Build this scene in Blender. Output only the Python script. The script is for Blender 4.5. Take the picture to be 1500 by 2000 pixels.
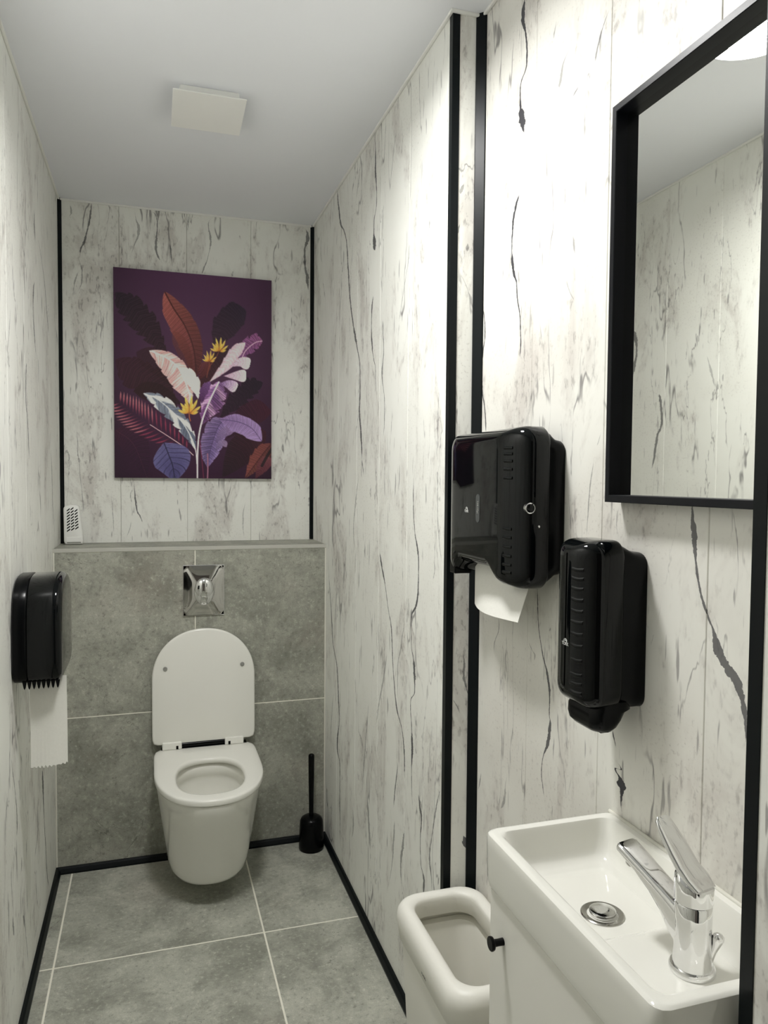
import bpy, bmesh, math, random
import numpy as np
from mathutils import Vector, Matrix

# ------------------------------------------------------------------ clear
for o in list(bpy.data.objects):
    bpy.data.objects.remove(o, do_unlink=True)
sc = bpy.context.scene
COL = sc.collection
random.seed(4)

# ------------------------------------------------------------------ camera
YAW, PITCH, ROLL, F_PX, CAM_H = 0.30239, -0.04277, 0.00777, 1459.9, 1.3996
cy, sy, cp, sp = math.cos(YAW), math.sin(YAW), math.cos(PITCH), math.sin(PITCH)
_F = Vector((sy * cp, cy * cp, sp)); _R = Vector((cy, -sy, 0)); _U = _R.cross(_F)
_R2 = _R * math.cos(ROLL) + _U * math.sin(ROLL); _U2 = _U * math.cos(ROLL) - _R * math.sin(ROLL)
cd = bpy.data.cameras.new('camera'); cam = bpy.data.objects.new('camera', cd); COL.objects.link(cam)
cam.matrix_world = Matrix(((_R2.x, _U2.x, -_F.x, 0), (_R2.y, _U2.y, -_F.y, 0), (_R2.z, _U2.z, -_F.z, CAM_H), (0, 0, 0, 1)))
cd.sensor_fit = 'VERTICAL'; cd.sensor_height = 36.0; cd.sensor_width = 27.0
cd.lens = F_PX / 2000.0 * 36.0
cd.clip_start = 0.02
sc.camera = cam

# ------------------------------------------------------------------ world and exposure
wd = bpy.data.worlds.new('world'); sc.world = wd; wd.use_nodes = True
wd.node_tree.nodes['Background'].inputs[0].default_value = (0.05, 0.05, 0.05, 1)
sc.view_settings.view_transform = 'Standard'
sc.view_settings.look = 'None'
sc.view_settings.gamma = 1.0
sc.view_settings.use_curve_mapping = False
sc.view_settings.exposure = 0.0
LAMP_STRENGTH = 156.0
sc.cycles.max_bounces = 12; sc.cycles.diffuse_bounces = 9      # light keeps bouncing between the pale walls
LAMP_COLOR = (1.0, 0.992, 0.97)

# ------------------------------------------------------------------ room measures (metres)
XL, XR, XB = -0.327, 0.6447, 0.7185       # left wall, right wall of the niche, wall behind the basin
YB, YF, YS = 3.0694, 2.8125, 1.5798       # back wall, cistern box front, step in the right wall
ZL, ZC = 1.1505, 2.4402                   # ledge, ceiling
XN, YN = 0.5845, 0.611                    # wall nib beside the basin
Y0 = -0.75                                # wall with the door, behind the camera
VEINS = {
 'basin': [
  (1.8, 1, [(1.3809,2.0961,0.2),(1.3845,2.1097,1.8),(1.3915,2.1323,4.2),(1.3964,2.154,1.6),(1.3995,2.1846,0.8),(1.3939,2.2062,0.6),(1.3723,2.2384,1),(1.3803,2.2953,1.2),(1.3919,2.3354,2.4),(1.3855,2.3604,0.8),(1.3834,2.3877,0.6)]),
  (1.5, 1, [(1.3809,1.653,0.2),(1.3804,1.6678,0.5),(1.3857,1.7331,0.9),(1.3978,1.7754,0.7),(1.4008,1.801,1),(1.4195,1.8408,2.2),(1.4255,1.8877,0.6),(1.4243,1.9175,1.4),(1.4125,1.9587,2.2),(1.3971,1.983,0.4)]),
  (1.4, 0.6, [(1.2256,2.2396,0.4),(1.2254,2.2826,1)]),
  (1.3, 0.7, [(1.1293,2.1036,0.2),(1.1228,2.1243,1.4),(1.1026,2.157,0.6),(1.0846,2.174,0.3)]),
  (1.6, 0.55, [(1.2453,2.1194,0.3),(1.2413,2.1307,2),(1.2296,2.1596,1),(1.1932,2.1788,0.3)]),
  (1.6, 0.7, [(1.1971,2.0811,0.3),(1.1876,2.0863,1.6),(1.1783,2.091,0.3)]),
  (1.3, 0.5, [(1.268,2.2196,0.3),(1.2648,2.2312,1.5),(1.2584,2.2497,0.3)]),
  (1.2, 0.45, [(1.2187,1.8932,0.3),(1.2169,1.9144,1),(1.224,1.9476,0.3)]),
  (1.2, 0.5, [(1.1801,1.7988,0.3),(1.1847,1.8173,1.4),(1.1896,1.8403,0.3)]),
  (1.2, 0.45, [(1.1772,1.7165,0.3),(1.1942,1.7377,1),(1.2119,1.7682,0.3)]),
  (1.6, 0.9, [(1.5379,1.5041,0.4),(1.5423,1.5341,1.2),(1.5525,1.576,1),(1.5642,1.6109,1.2),(1.5673,1.6526,1.4),(1.5614,1.6891,1.2),(1.5521,1.7322,1),(1.5549,1.7624,1),(1.5646,1.7904,0.3)]),
  (1.2, 0.9, [(1.2545,0.7911,0.2),(1.2604,0.8119,0.9),(1.2666,0.8394,0.6),(1.2623,0.8674,0.9),(1.252,0.8876,1.6),(1.2431,0.907,2.8),(1.2373,0.9414,1.6),(1.2417,0.9594,0.7),(1.2409,0.9921,1.5),(1.247,1.0228,2.4),(1.254,1.0405,1.6),(1.2711,1.0692,1),(1.2895,1.1281,0.8),(1.2936,1.1705,1.1),(1.2971,1.1965,0.4)]),
  (1.0, 0.9, [(1.0276,0.966,0.5),(1.0351,0.9822,1.2),(1.0398,0.9973,0.5)]),
  (1.6, 1, [(1.0098,0.8673,0.9),(1.0126,0.8889,0.9),(1.0118,0.9057,2),(1.0121,0.9138,4),(1.0158,0.9237,1.8),(1.0299,0.9339,0.5),(1.0136,0.938,0.5),(1.0339,0.9471,0.2)]),
  (1.2, 0.5, [(1.3015,1.0463,0.3),(1.3003,1.0566,1.5),(1.3134,1.0662,1),(1.3295,1.083,0.2)]),
  (1.1, 0.6, [(1.4795,1.0156,0.3),(1.4838,1.0314,0.9),(1.4594,1.0892,1),(1.4642,1.1048,0.2)]),
  (1.2, 0.6, [(1.556,0.6826,0.2),(1.5465,0.7101,1.4),(1.5403,0.7331,0.2)]),
  (1.2, 0.45, [(1.4386,0.6914,0.2),(1.4327,0.6995,1.8),(1.4198,0.727,2.4),(1.4192,0.7464,0.9),(1.4086,0.7833,0.2)]),
  (1.6, 0.85, [(0.7554,1.0673,0.2),(0.7562,1.0901,1),(0.7602,1.1152,1.6),(0.7682,1.1328,2.6),(0.7836,1.1521,4),(0.804,1.171,3.4),(0.8111,1.1866,2.4),(0.819,1.2057,1),(0.8267,1.2175,0.5),(0.8371,1.2339,1.1),(0.8458,1.2537,1),(0.8541,1.2881,1),(0.8577,1.3162,2),(0.8634,1.3585,1),(0.8643,1.3692,0.7)]),
  (1.0, 0.5, [(1.1269,1.3021,0.2),(1.1248,1.3198,0.7),(1.1171,1.3956,1.2),(1.1076,1.4444,0.2)]),
  (0.9, 0.45, [(1.1015,1.4585,0.2),(1.0968,1.4668,1),(1.089,1.4833,0.2)]),
  (1.0, 0.5, [(1.0316,1.304,0.4),(1.0397,1.3389,0.8),(1.0337,1.3637,0.3)]),
 ],
 'right': [
  (3, 0.9, [(2.3056,1.4551,0.9),(2.3218,1.5514,1.6),(2.3415,1.6222,1.4),(2.3367,1.6751,1.2),(2.336,1.7283,0.5),(2.3411,1.7716,0.7),(2.375,1.8303,0.9),(2.401,1.8727,2),(2.4298,1.9217,1.1),(2.483,2.0494,1.4),(2.4931,2.0965,1.4),(2.5205,2.2105,1),(2.5563,2.261,0.9),(2.6098,2.3066,1.6),(2.6356,2.3674,1.6),(2.6621,2.4382,0.6)]),
  (2.2, 0.95, [(2.1766,2.0866,0.3),(2.1843,2.1135,4),(2.1904,2.1474,1),(2.1878,2.181,0.5),(2.163,2.2313,0.6),(2.1695,2.2823,1),(2.1793,2.3298,2.2),(2.1786,2.3685,1.2),(2.1909,2.4418,0.3)]),
  (2.0, 0.9, [(2.1605,1.6564,0.2),(2.1603,1.7158,0.6),(2.1825,1.7636,0.6),(2.2034,1.8171,1.8),(2.2102,1.8736,0.8),(2.2044,1.9275,1.8),(2.1909,1.9569,0.3)]),
  (2.0, 0.7, [(2.0793,1.5132,0.5),(2.0686,1.5989,1),(2.0817,1.6671,0.6),(2.0958,1.7073,1.9),(2.0813,1.7771,0.7),(2.0909,1.8313,1.3),(2.0918,1.8649,0.2)]),
  (1.6, 0.5, [(1.9458,1.8266,0.2),(1.9191,1.8787,1),(1.8866,1.9408,0.6),(1.8677,1.9788,1),(1.8649,2.0207,0.2)]),
  (2.2, 0.45, [(2.4172,2.2933,0.3),(2.3712,2.3569,1),(2.3486,2.4217,0.3)]),
  (2.2, 0.5, [(2.6193,1.9531,0.2),(2.6037,2.0259,1),(2.5763,2.0949,0.2)]),
  (2.2, 0.4, [(2.8926,2.2375,0.2),(2.9297,2.2993,1.2),(2.9133,2.3846,0.2)]),
  (1.4, 0.5, [(1.7215,2.0018,0.3),(1.7163,2.0159,1.6),(1.7167,2.0319,0.2)]),
  (1.2, 0.4, [(1.6499,1.4459,0.3),(1.6475,1.5434,1),(1.6344,1.6389,0.3)]),
  (1.6, 0.5, [(2.4622,2.1052,0.2),(2.4456,2.1391,1),(2.4425,2.1929,0.2)]),
  (1.8, 0.95, [(1.86,0.5963,0.3),(1.8694,0.6757,1.5),(1.8871,0.7232,1),(1.9333,0.7689,1.8),(1.9539,0.818,1.2),(1.9736,0.8928,1.1),(1.9879,0.9823,1.4),(2.0196,1.0325,0.8),(2.0504,1.097,1),(2.0792,1.1378,2.4),(2.1066,1.1863,0.2)]),
  (1.8, 0.95, [(1.7919,0.5255,0.4),(1.8072,0.6458,1),(1.8054,0.704,2.2),(1.8104,0.7597,0.9),(1.8206,0.8198,0.8),(1.7896,0.8599,0.8),(1.7944,0.9096,2.8),(1.8037,0.9442,1),(1.8181,0.9752,0.7),(1.8197,1.0319,0.7),(1.7939,1.0703,2.2),(1.7709,1.1241,1.4),(1.7694,1.1851,1),(1.777,1.223,1.8),(1.8013,1.2711,0.8),(1.8134,1.3489,0.8),(1.8153,1.416,0.3)]),
  (3, 0.85, [(2.5606,0.0586,0.4),(2.5737,0.2125,0.8),(2.5771,0.3707,0.9),(2.6179,0.4282,1.8),(2.5906,0.5413,0.9),(2.6017,0.6017,1.4),(2.6239,0.7077,1.2),(2.694,0.7969,1),(2.7323,0.9378,0.8),(2.7747,1.0647,0.3)]),
  (2.2, 0.6, [(2.3794,1.1604,0.3),(2.406,1.2235,0.9),(2.3832,1.3187,1.2),(2.3373,1.433,0.2)]),
  (1.8, 0.8, [(2.2848,1.4083,0.2),(2.2985,1.4429,1.6),(2.3093,1.4674,0.3)]),
  (1.6, 0.8, [(1.9546,0.4785,0.3),(1.9461,0.5255,1.6),(1.9284,0.5878,1.4),(1.9218,0.6268,0.2)]),
  (1.6, 0.6, [(1.9264,0.7952,0.3),(1.9303,0.8668,1),(1.9042,0.9449,1),(1.8636,1.047,0.2)]),
  (1.6, 0.85, [(1.7092,0.3571,0.6),(1.709,0.4017,2.2),(1.732,0.4345,0.9),(1.7369,0.4938,0.6),(1.732,0.5463,2),(1.7424,0.5753,2.4),(1.7529,0.6046,0.2)]),
  (1.5, 0.7, [(1.6542,0.3927,0.4),(1.6569,0.4345,0.9),(1.6714,0.4758,1.8),(1.6582,0.5308,1),(1.6345,0.6108,1.3),(1.603,0.6867,0.4)]),
  (2, 0.65, [(1.8751,0.2843,0.4),(1.888,0.3502,1.6),(1.8713,0.4126,2.2),(1.8618,0.4649,0.2)]),
  (2.2, 0.6, [(2.2857,0.3792,0.3),(2.2577,0.5037,1),(2.2349,0.6027,1),(2.2059,0.722,0.2)]),
  (2.4, 0.55, [(2.182,0.25,0.2),(2.1875,0.275,2),(2.209,0.3553,2.6),(2.2228,0.4121,0.2)]),
  (2.2, 0.5, [(2.4045,0.1799,0.2),(2.3861,0.2484,2),(2.3985,0.2952,0.2)]),
  (1.8, 0.5, [(2.0225,0.1918,0.4),(1.9642,0.318,0.6),(1.9505,0.3996,2.2),(1.9441,0.4521,0.2)]),
  (1.4, 0.5, [(1.6075,1.2032,0.3),(1.6251,1.2421,1),(1.6409,1.3075,1),(1.6427,1.369,0.5),(1.6478,1.4458,0.5)]),
  (2.2, 0.5, [(2.6738,0.8255,0.3),(2.6553,0.9179,1.2),(2.6178,1.0431,0.2)]),
  (2.0, 0.5, [(2.1312,0.6568,0.2),(2.1121,0.7091,1),(2.0501,0.8429,1.4),(2.0245,0.906,0.2)]),
  (2.4, 0.5, [(2.7213,0.4007,0.2),(2.7091,0.5046,0.9),(2.6697,0.6312,0.2)]),
 ],
 'left': [
  (4, 0.75, [(2.4789,2.1018,0.2),(2.4681,2.1459,1.6),(2.4652,2.1974,0.3)]),
  (3.5, 0.75, [(2.4726,1.7603,0.3),(2.4352,1.8333,1.6),(2.4225,1.8934,0.7),(2.4341,1.9481,1.8),(2.4546,1.9819,0.3)]),
  (4.5, 0.6, [(2.7811,1.8739,0.3),(2.732,1.942,1.2),(2.6785,2.0347,0.7),(2.6276,2.0784,0.7),(2.5453,2.1378,0.3)]),
  (3, 0.75, [(2.3184,1.4453,0.2),(2.3054,1.4852,1),(2.2898,1.5691,1.3),(2.2685,1.6165,1.2),(2.278,1.6962,1.3),(2.2859,1.7169,0.3)]),
  (6, 0.5, [(3.0162,1.883,0.2),(3.008,1.9143,1.4),(2.9833,1.9423,0.3)]),
  (5, 0.5, [(2.8503,1.2242,0.2),(2.8347,1.2754,1),(2.8171,1.4129,1),(2.7912,1.5047,0.2)]),
  (3, 0.4, [(2.0042,1.7014,0.2),(2.0252,1.7566,1),(2.0497,1.8224,0.2)]),
  (2.2, 0.7, [(2.0297,0.4952,0.2),(2.0422,0.5304,1.8),(2.026,0.5987,1),(1.9889,0.6805,0.8),(1.9657,0.735,0.3)]),
  (3, 0.85, [(2.6312,0.0433,0.3),(2.5725,0.1318,1.2),(2.5564,0.2053,1),(2.5213,0.3421,1),(2.5062,0.4503,3),(2.4977,0.4915,0.3)]),
  (2.2, 0.5, [(1.8817,0.5392,0.2),(1.8877,0.5742,0.9),(1.9011,0.6189,1.4),(1.9161,0.6603,0.2)]),
  (3, 0.5, [(2.3248,0.2941,0.3),(2.3476,0.3146,1.6),(2.3918,0.3581,2.2),(2.3847,0.4379,0.2)]),
  (2.4, 0.7, [(1.9781,0.2723,0.2),(1.9704,0.2936,2.2),(1.9624,0.3349,0.2)]),
  (2.4, 0.6, [(2.1899,0.063,0.2),(2.171,0.1159,0.7),(2.1432,0.1916,0.8),(2.1283,0.2257,2.2),(2.1087,0.2514,0.2)]),
  (2.4, 0.5, [(2.0887,0.3725,0.2),(2.1006,0.3912,2.2),(2.0961,0.4146,0.2)]),
  (2.4, 0.5, [(2.1897,0.2051,0.2),(2.178,0.26,1.2),(2.1757,0.3166,0.2)]),
  (2.4, 0.5, [(2.2667,0.1457,0.2),(2.2826,0.156,2),(2.3255,0.1752,0.2)]),
  (2.2, 0.5, [(1.9677,0.3318,0.3),(1.9601,0.376,0.9),(1.9517,0.4332,1.2),(1.9785,0.4726,0.2)]),
  (2.2, 0.4, [(1.9424,0.1449,0.2),(1.9576,0.1513,2.6),(1.9728,0.1546,0.2)]),
 ],
 'back': [
  (3, 0.8, [(-0.2515,2.2269,0.3),(-0.2488,2.2564,0.9),(-0.2367,2.2869,1.6),(-0.2261,2.3257,1),(-0.2137,2.3857,1.4),(-0.2084,2.4406,1)]),
  (2.6, 0.5, [(-0.0795,2.2218,0.4),(-0.0569,2.2922,0.7),(-0.0393,2.3581,2.2),(-0.0506,2.3952,0.5),(-0.052,2.4359,1)]),
  (2.6, 0.7, [(0.0399,2.2432,0.3),(0.0316,2.2579,1.4),(0.0234,2.3002,2),(0.0288,2.3696,0.8),(0.024,2.4137,0.8),(-0.0,2.4315,1.2)]),
  (2.4, 0.7, [(0.0869,2.2111,0.5),(0.0779,2.2883,1.3),(0.0738,2.3182,0.3)]),
  (2.2, 0.6, [(0.1437,2.3731,0.2),(0.1455,2.4037,1.2),(0.1473,2.4317,1.6)]),
  (2.6, 0.6, [(0.1965,2.2078,0.4),(0.2017,2.2214,1.4),(0.2219,2.2848,0.6),(0.2307,2.3471,1.6),(0.2221,2.3989,0.8),(0.2352,2.4309,1.6)]),
  (6, 0.75, [(0.6229,2.1767,0.3),(0.619,2.2314,1.2),(0.6094,2.2763,0.8),(0.6073,2.34,0.7),(0.6203,2.3869,1.3),(0.6117,2.427,1)]),
  (2.2, 0.5, [(-0.2886,2.3732,0.2),(-0.2797,2.3991,1.6),(-0.2842,2.4235,0.6)]),
  (2.2, 0.5, [(-0.2813,2.0692,0.3),(-0.273,2.116,0.8),(-0.2672,2.1458,1.6),(-0.255,2.1804,0.4)]),
  (2.4, 0.85, [(-0.0311,1.2233,0.5),(-0.0418,1.2523,1.2),(-0.0504,1.2676,1.2),(-0.0553,1.2942,1.6),(-0.0607,1.3473,1),(-0.064,1.3927,0.6)]),
  (2.2, 0.4, [(-0.137,1.1548,0.5),(-0.1413,1.2567,1),(-0.1462,1.3545,0.6)]),
  (2.2, 0.4, [(0.36,1.1543,0.5),(0.3569,1.2298,1.2),(0.3694,1.3168,0.5)]),
  (2.0, 0.4, [(-0.0957,1.1579,0.6),(-0.0796,1.2032,1),(-0.0722,1.2411,0.3)]),
  (2.0, 0.5, [(0.4325,1.3128,0.3),(0.4357,1.3487,0.8)]),
  (2.2, 0.5, [(-0.263,2.0901,0.6),(-0.2444,2.1585,1.4),(-0.2581,2.2335,0.3)]),
 ],
 'step': [
  (1.2, 0.7, [(0.704,0.8936,0.5),(0.6951,0.9221,1),(0.6879,0.9543,1.4),(0.6892,0.9818,1),(0.6838,1.0058,0.3)]),
  (1.2, 0.6, [(0.6827,0.8557,0.6),(0.6743,0.8769,1),(0.6604,0.8984,0.2)]),
  (1.8, 0.9, [(0.7074,0.5329,1.6),(0.6994,0.5523,2.6),(0.6936,0.5713,0.3)]),
  (1.2, 0.5, [(0.6672,2.0411,0.3),(0.6695,2.0524,2),(0.6761,2.0679,0.2)]),
  (1.2, 0.6, [(0.6568,1.9406,0.3),(0.6594,1.9575,2),(0.6672,1.9785,0.2)]),
  (1.0, 0.5, [(0.6851,1.9157,0.2),(0.6858,1.925,2),(0.6864,1.9362,0.2)]),
 ],
}

# ------------------------------------------------------------------ helpers
def tag(o, label, cat, group=None, kind=None):
    o['label'] = label; o['category'] = cat
    if group: o['group'] = group
    if kind: o['kind'] = kind
    return o

def empty(name, loc, label, cat, group=None):
    e = bpy.data.objects.new(name, None); COL.objects.link(e); e.location = loc
    e.empty_display_size = 0.05
    return tag(e, label, cat, group)

def base_of(o):
    p = Vector((0, 0, 0))
    while o is not None:
        p += Vector(o.location); o = o.parent
    return p

def fin(name, bm, mat, parent=None, smooth=None, recalc=True):
    """links the bmesh (given in world coordinates) as one mesh object"""
    if recalc:
        bmesh.ops.recalc_face_normals(bm, faces=bm.faces[:])
    me = bpy.data.meshes.new(name); bm.to_mesh(me); bm.free()
    if smooth is not None:
        me.shade_smooth()
        if smooth < 180:
            me.set_sharp_from_angle(angle=math.radians(smooth))
    if mat: me.materials.append(mat)
    o = bpy.data.objects.new(name, me); COL.objects.link(o)
    if parent is not None:
        me.transform(Matrix.Translation(-base_of(parent)))
        o.parent = parent
    return o

def struct(name, bm, mat, label, cat, smooth=None):
    return tag(fin(name, bm, mat, None, smooth), label, cat, kind='structure')

def BM(): return bmesh.new()

def add_box(bm, x0, x1, y0, y1, z0, z1, bev=0.0, seg=2):
    vs = [bm.verts.new(p) for p in ((x0, y0, z0), (x1, y0, z0), (x1, y1, z0), (x0, y1, z0), (x0, y0, z1), (x1, y0, z1), (x1, y1, z1), (x0, y1, z1))]
    fs = [bm.faces.new([vs[i] for i in q]) for q in ((0, 3, 2, 1), (4, 5, 6, 7), (0, 1, 5, 4), (1, 2, 6, 5), (2, 3, 7, 6), (3, 0, 4, 7))]
    if bev > 0:
        es = list({e for f in fs for e in f.edges})
        bmesh.ops.bevel(bm, geom=es, offset=bev, segments=seg, profile=0.5, affect='EDGES')
    return bm

def bx(*a, **k): return add_box(BM(), *a, **k)

def add_loft(bm, rings, cap0=True, cap1=True, closed=True):
    rv = [[bm.verts.new(p) for p in r] for r in rings]
    n = len(rv[0])
    for a, b in zip(rv[:-1], rv[1:]):
        for i in range(n if closed else n - 1):
            j = (i + 1) % n
            bm.faces.new((a[i], a[j], b[j], b[i]))
    if cap0: bm.faces.new(list(reversed(rv[0])))
    if cap1: bm.faces.new(rv[-1])
    return bm

def add_lathe(bm, prof, c, n=40, axis='Z', cap0=True, cap1=True):
    rings = []
    for r, h in prof:
        ring = []
        for i in range(n):
            a = 2 * math.pi * i / n
            p = (r * math.cos(a), r * math.sin(a), h)
            if axis == 'X': p = (h, p[0], p[1])
            elif axis == 'Y': p = (p[0], h, p[1])
            ring.append((c[0] + p[0], c[1] + p[1], c[2] + p[2]))
        rings.append(ring)
    return add_loft(bm, rings, cap0, cap1)

def add_tube(bm, pts, rad, n=12):
    pts = [Vector(p) for p in pts]; rings = []
    ref = Vector((0.3, 0.2, 0.9))
    for i, p in enumerate(pts):
        t = (pts[min(i + 1, len(pts) - 1)] - pts[max(i - 1, 0)]).normalized()
        u = t.cross(ref).normalized(); v = t.cross(u)
        r = rad[i] if isinstance(rad, (list, tuple)) else rad
        rings.append([p + u * r * math.cos(2 * math.pi * k / n) + v * r * math.sin(2 * math.pi * k / n) for k in range(n)])
    return add_loft(bm, rings)

def rrect(x0, x1, y0, y1, r, k=8):
    """rounded rectangle outline, counter-clockwise"""
    out = []
    for cx, cyy, a0 in ((x1 - r, y1 - r, 0), (x0 + r, y1 - r, 90), (x0 + r, y0 + r, 180), (x1 - r, y0 + r, 270)):
        for i in range(k + 1):
            a = math.radians(a0 + 90 * i / k)
            out.append((cx + r * math.cos(a), cyy + r * math.sin(a)))
    return out

def dense(poly, n):
    """resample a closed outline to n evenly spaced points"""
    P = [Vector(p) for p in poly]; P.append(P[0])
    L = [0]
    for a, b in zip(P[:-1], P[1:]): L.append(L[-1] + (b - a).length)
    out = []; j = 0
    for i in range(n):
        s = L[-1] * i / n
        while L[j + 1] < s: j += 1
        t = (s - L[j]) / max(1e-9, L[j + 1] - L[j])
        out.append(tuple(P[j].lerp(P[j + 1], t)))
    return out

def radial(f, c, n):
    """outline of the implicit shape f(x,y) <= 1 around c, by angle"""
    out = []
    for i in range(n):
        a = 2 * math.pi * i / n; ca, sa = math.cos(a), math.sin(a)
        lo, hi = 0.0, 2.0
        for _ in range(40):
            m = (lo + hi) / 2
            if f(c[0] + m * ca, c[1] + m * sa) <= 1: lo = m
            else: hi = m
        out.append((c[0] + lo * ca, c[1] + lo * sa))
    return out

def text_mesh(body, size, mat_fn, thick=0.0003):
    cu = bpy.data.curves.new('lettering', 'FONT'); cu.body = body; cu.size = size; cu.extrude = thick
    cu.align_x = 'CENTER'; cu.align_y = 'CENTER'
    o = bpy.data.objects.new('lettering', cu); COL.objects.link(o)
    dg = bpy.context.evaluated_depsgraph_get()
    me = bpy.data.meshes.new_from_object(o.evaluated_get(dg))
    bpy.data.objects.remove(o, do_unlink=True)
    me.transform(mat_fn)
    return me

# ------------------------------------------------------------------ materials
class NT:
    def __init__(s, name):
        s.m = bpy.data.materials.new(name); s.m.use_nodes = True
        s.t = s.m.node_tree; s.bsdf = s.t.nodes['Principled BSDF']
    def n(s, typ, **kw):
        nd = s.t.nodes.new(typ)
        for k, v in kw.items(): setattr(nd, k, v)
        return nd
    def link(s, a, b): s.t.links.new(a, b)
    def put(s, sock, v):
        if hasattr(v, 'is_output'): s.link(v, sock)
        else: sock.default_value = v
    def math(s, op, a, b=None, c=None, clamp=False):
        nd = s.n('ShaderNodeMath', operation=op); nd.use_clamp = clamp
        s.put(nd.inputs[0], a)
        if b is not None: s.put(nd.inputs[1], b)
        if c is not None: s.put(nd.inputs[2], c)
        return nd.outputs[0]
    def noise(s, vec, scale, detail=4, rough=0.55, dist=0.0):
        nd = s.n('ShaderNodeTexNoise'); s.link(vec, nd.inputs['Vector'])
        nd.inputs['Scale'].default_value = scale; nd.inputs['Detail'].default_value = detail
        nd.inputs['Roughness'].default_value = rough; nd.inputs['Distortion'].default_value = dist
        return nd.outputs[0]
    def ramp(s, v, a, b, oa=0.0, ob=1.0, smooth=True):
        nd = s.n('ShaderNodeMapRange')
        if smooth: nd.interpolation_type = 'SMOOTHSTEP'
        s.put(nd.inputs[0], v)
        for i, x in enumerate((a, b, oa, ob)): nd.inputs[i + 1].default_value = x
        return nd.outputs[0]
    def mix(s, f, a, b, blend='MIX'):
        nd = s.n('ShaderNodeMix', data_type='RGBA', blend_type=blend)
        s.put(nd.inputs[0], f)
        s.put(nd.inputs[6], a if hasattr(a, 'is_output') else (*a, 1))
        s.put(nd.inputs[7], b if hasattr(b, 'is_output') else (*b, 1))
        return nd.outputs[2]
    def vec(s, x, y, z):
        nd = s.n('ShaderNodeCombineXYZ')
        for i, v in enumerate((x, y, z)): s.put(nd.inputs[i], v)
        return nd.outputs[0]
    def pos(s):
        return s.n('ShaderNodeNewGeometry').outputs['Position']
    def sep(s, v):
        nd = s.n('ShaderNodeSeparateXYZ'); s.link(v, nd.inputs[0]); return nd.outputs
    def bump(s, h, strength=0.2, dist=0.001):
        nd = s.n('ShaderNodeBump'); nd.inputs['Strength'].default_value = strength; nd.inputs['Distance'].default_value = dist
        s.link(h, nd.inputs['Height']); s.link(nd.outputs[0], s.bsdf.inputs['Normal'])

def simple(name, col, rough=0.4, metal=0.0, var=0.04, vscale=12.0, spec=0.5, coat=0.0, rvar=0.0):
    m = NT(name); b = m.bsdf
    p = m.pos(); nz = m.noise(p, vscale, 3)
    c2 = tuple(max(0.0, c * (1 - var)) for c in col)
    m.link(m.mix(nz, col, c2), b.inputs['Base Color'])
    if rvar:
        m.link(m.ramp(nz, 0.3, 0.7, rough, rough + rvar), b.inputs['Roughness'])
    else:
        b.inputs['Roughness'].default_value = rough
    b.inputs['Metallic'].default_value = metal
    b.inputs['Specular IOR Level'].default_value = spec
    if coat:
        b.inputs['Coat Weight'].default_value = coat; b.inputs['Coat Roughness'].default_value = 0.03
    return m.m

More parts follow.
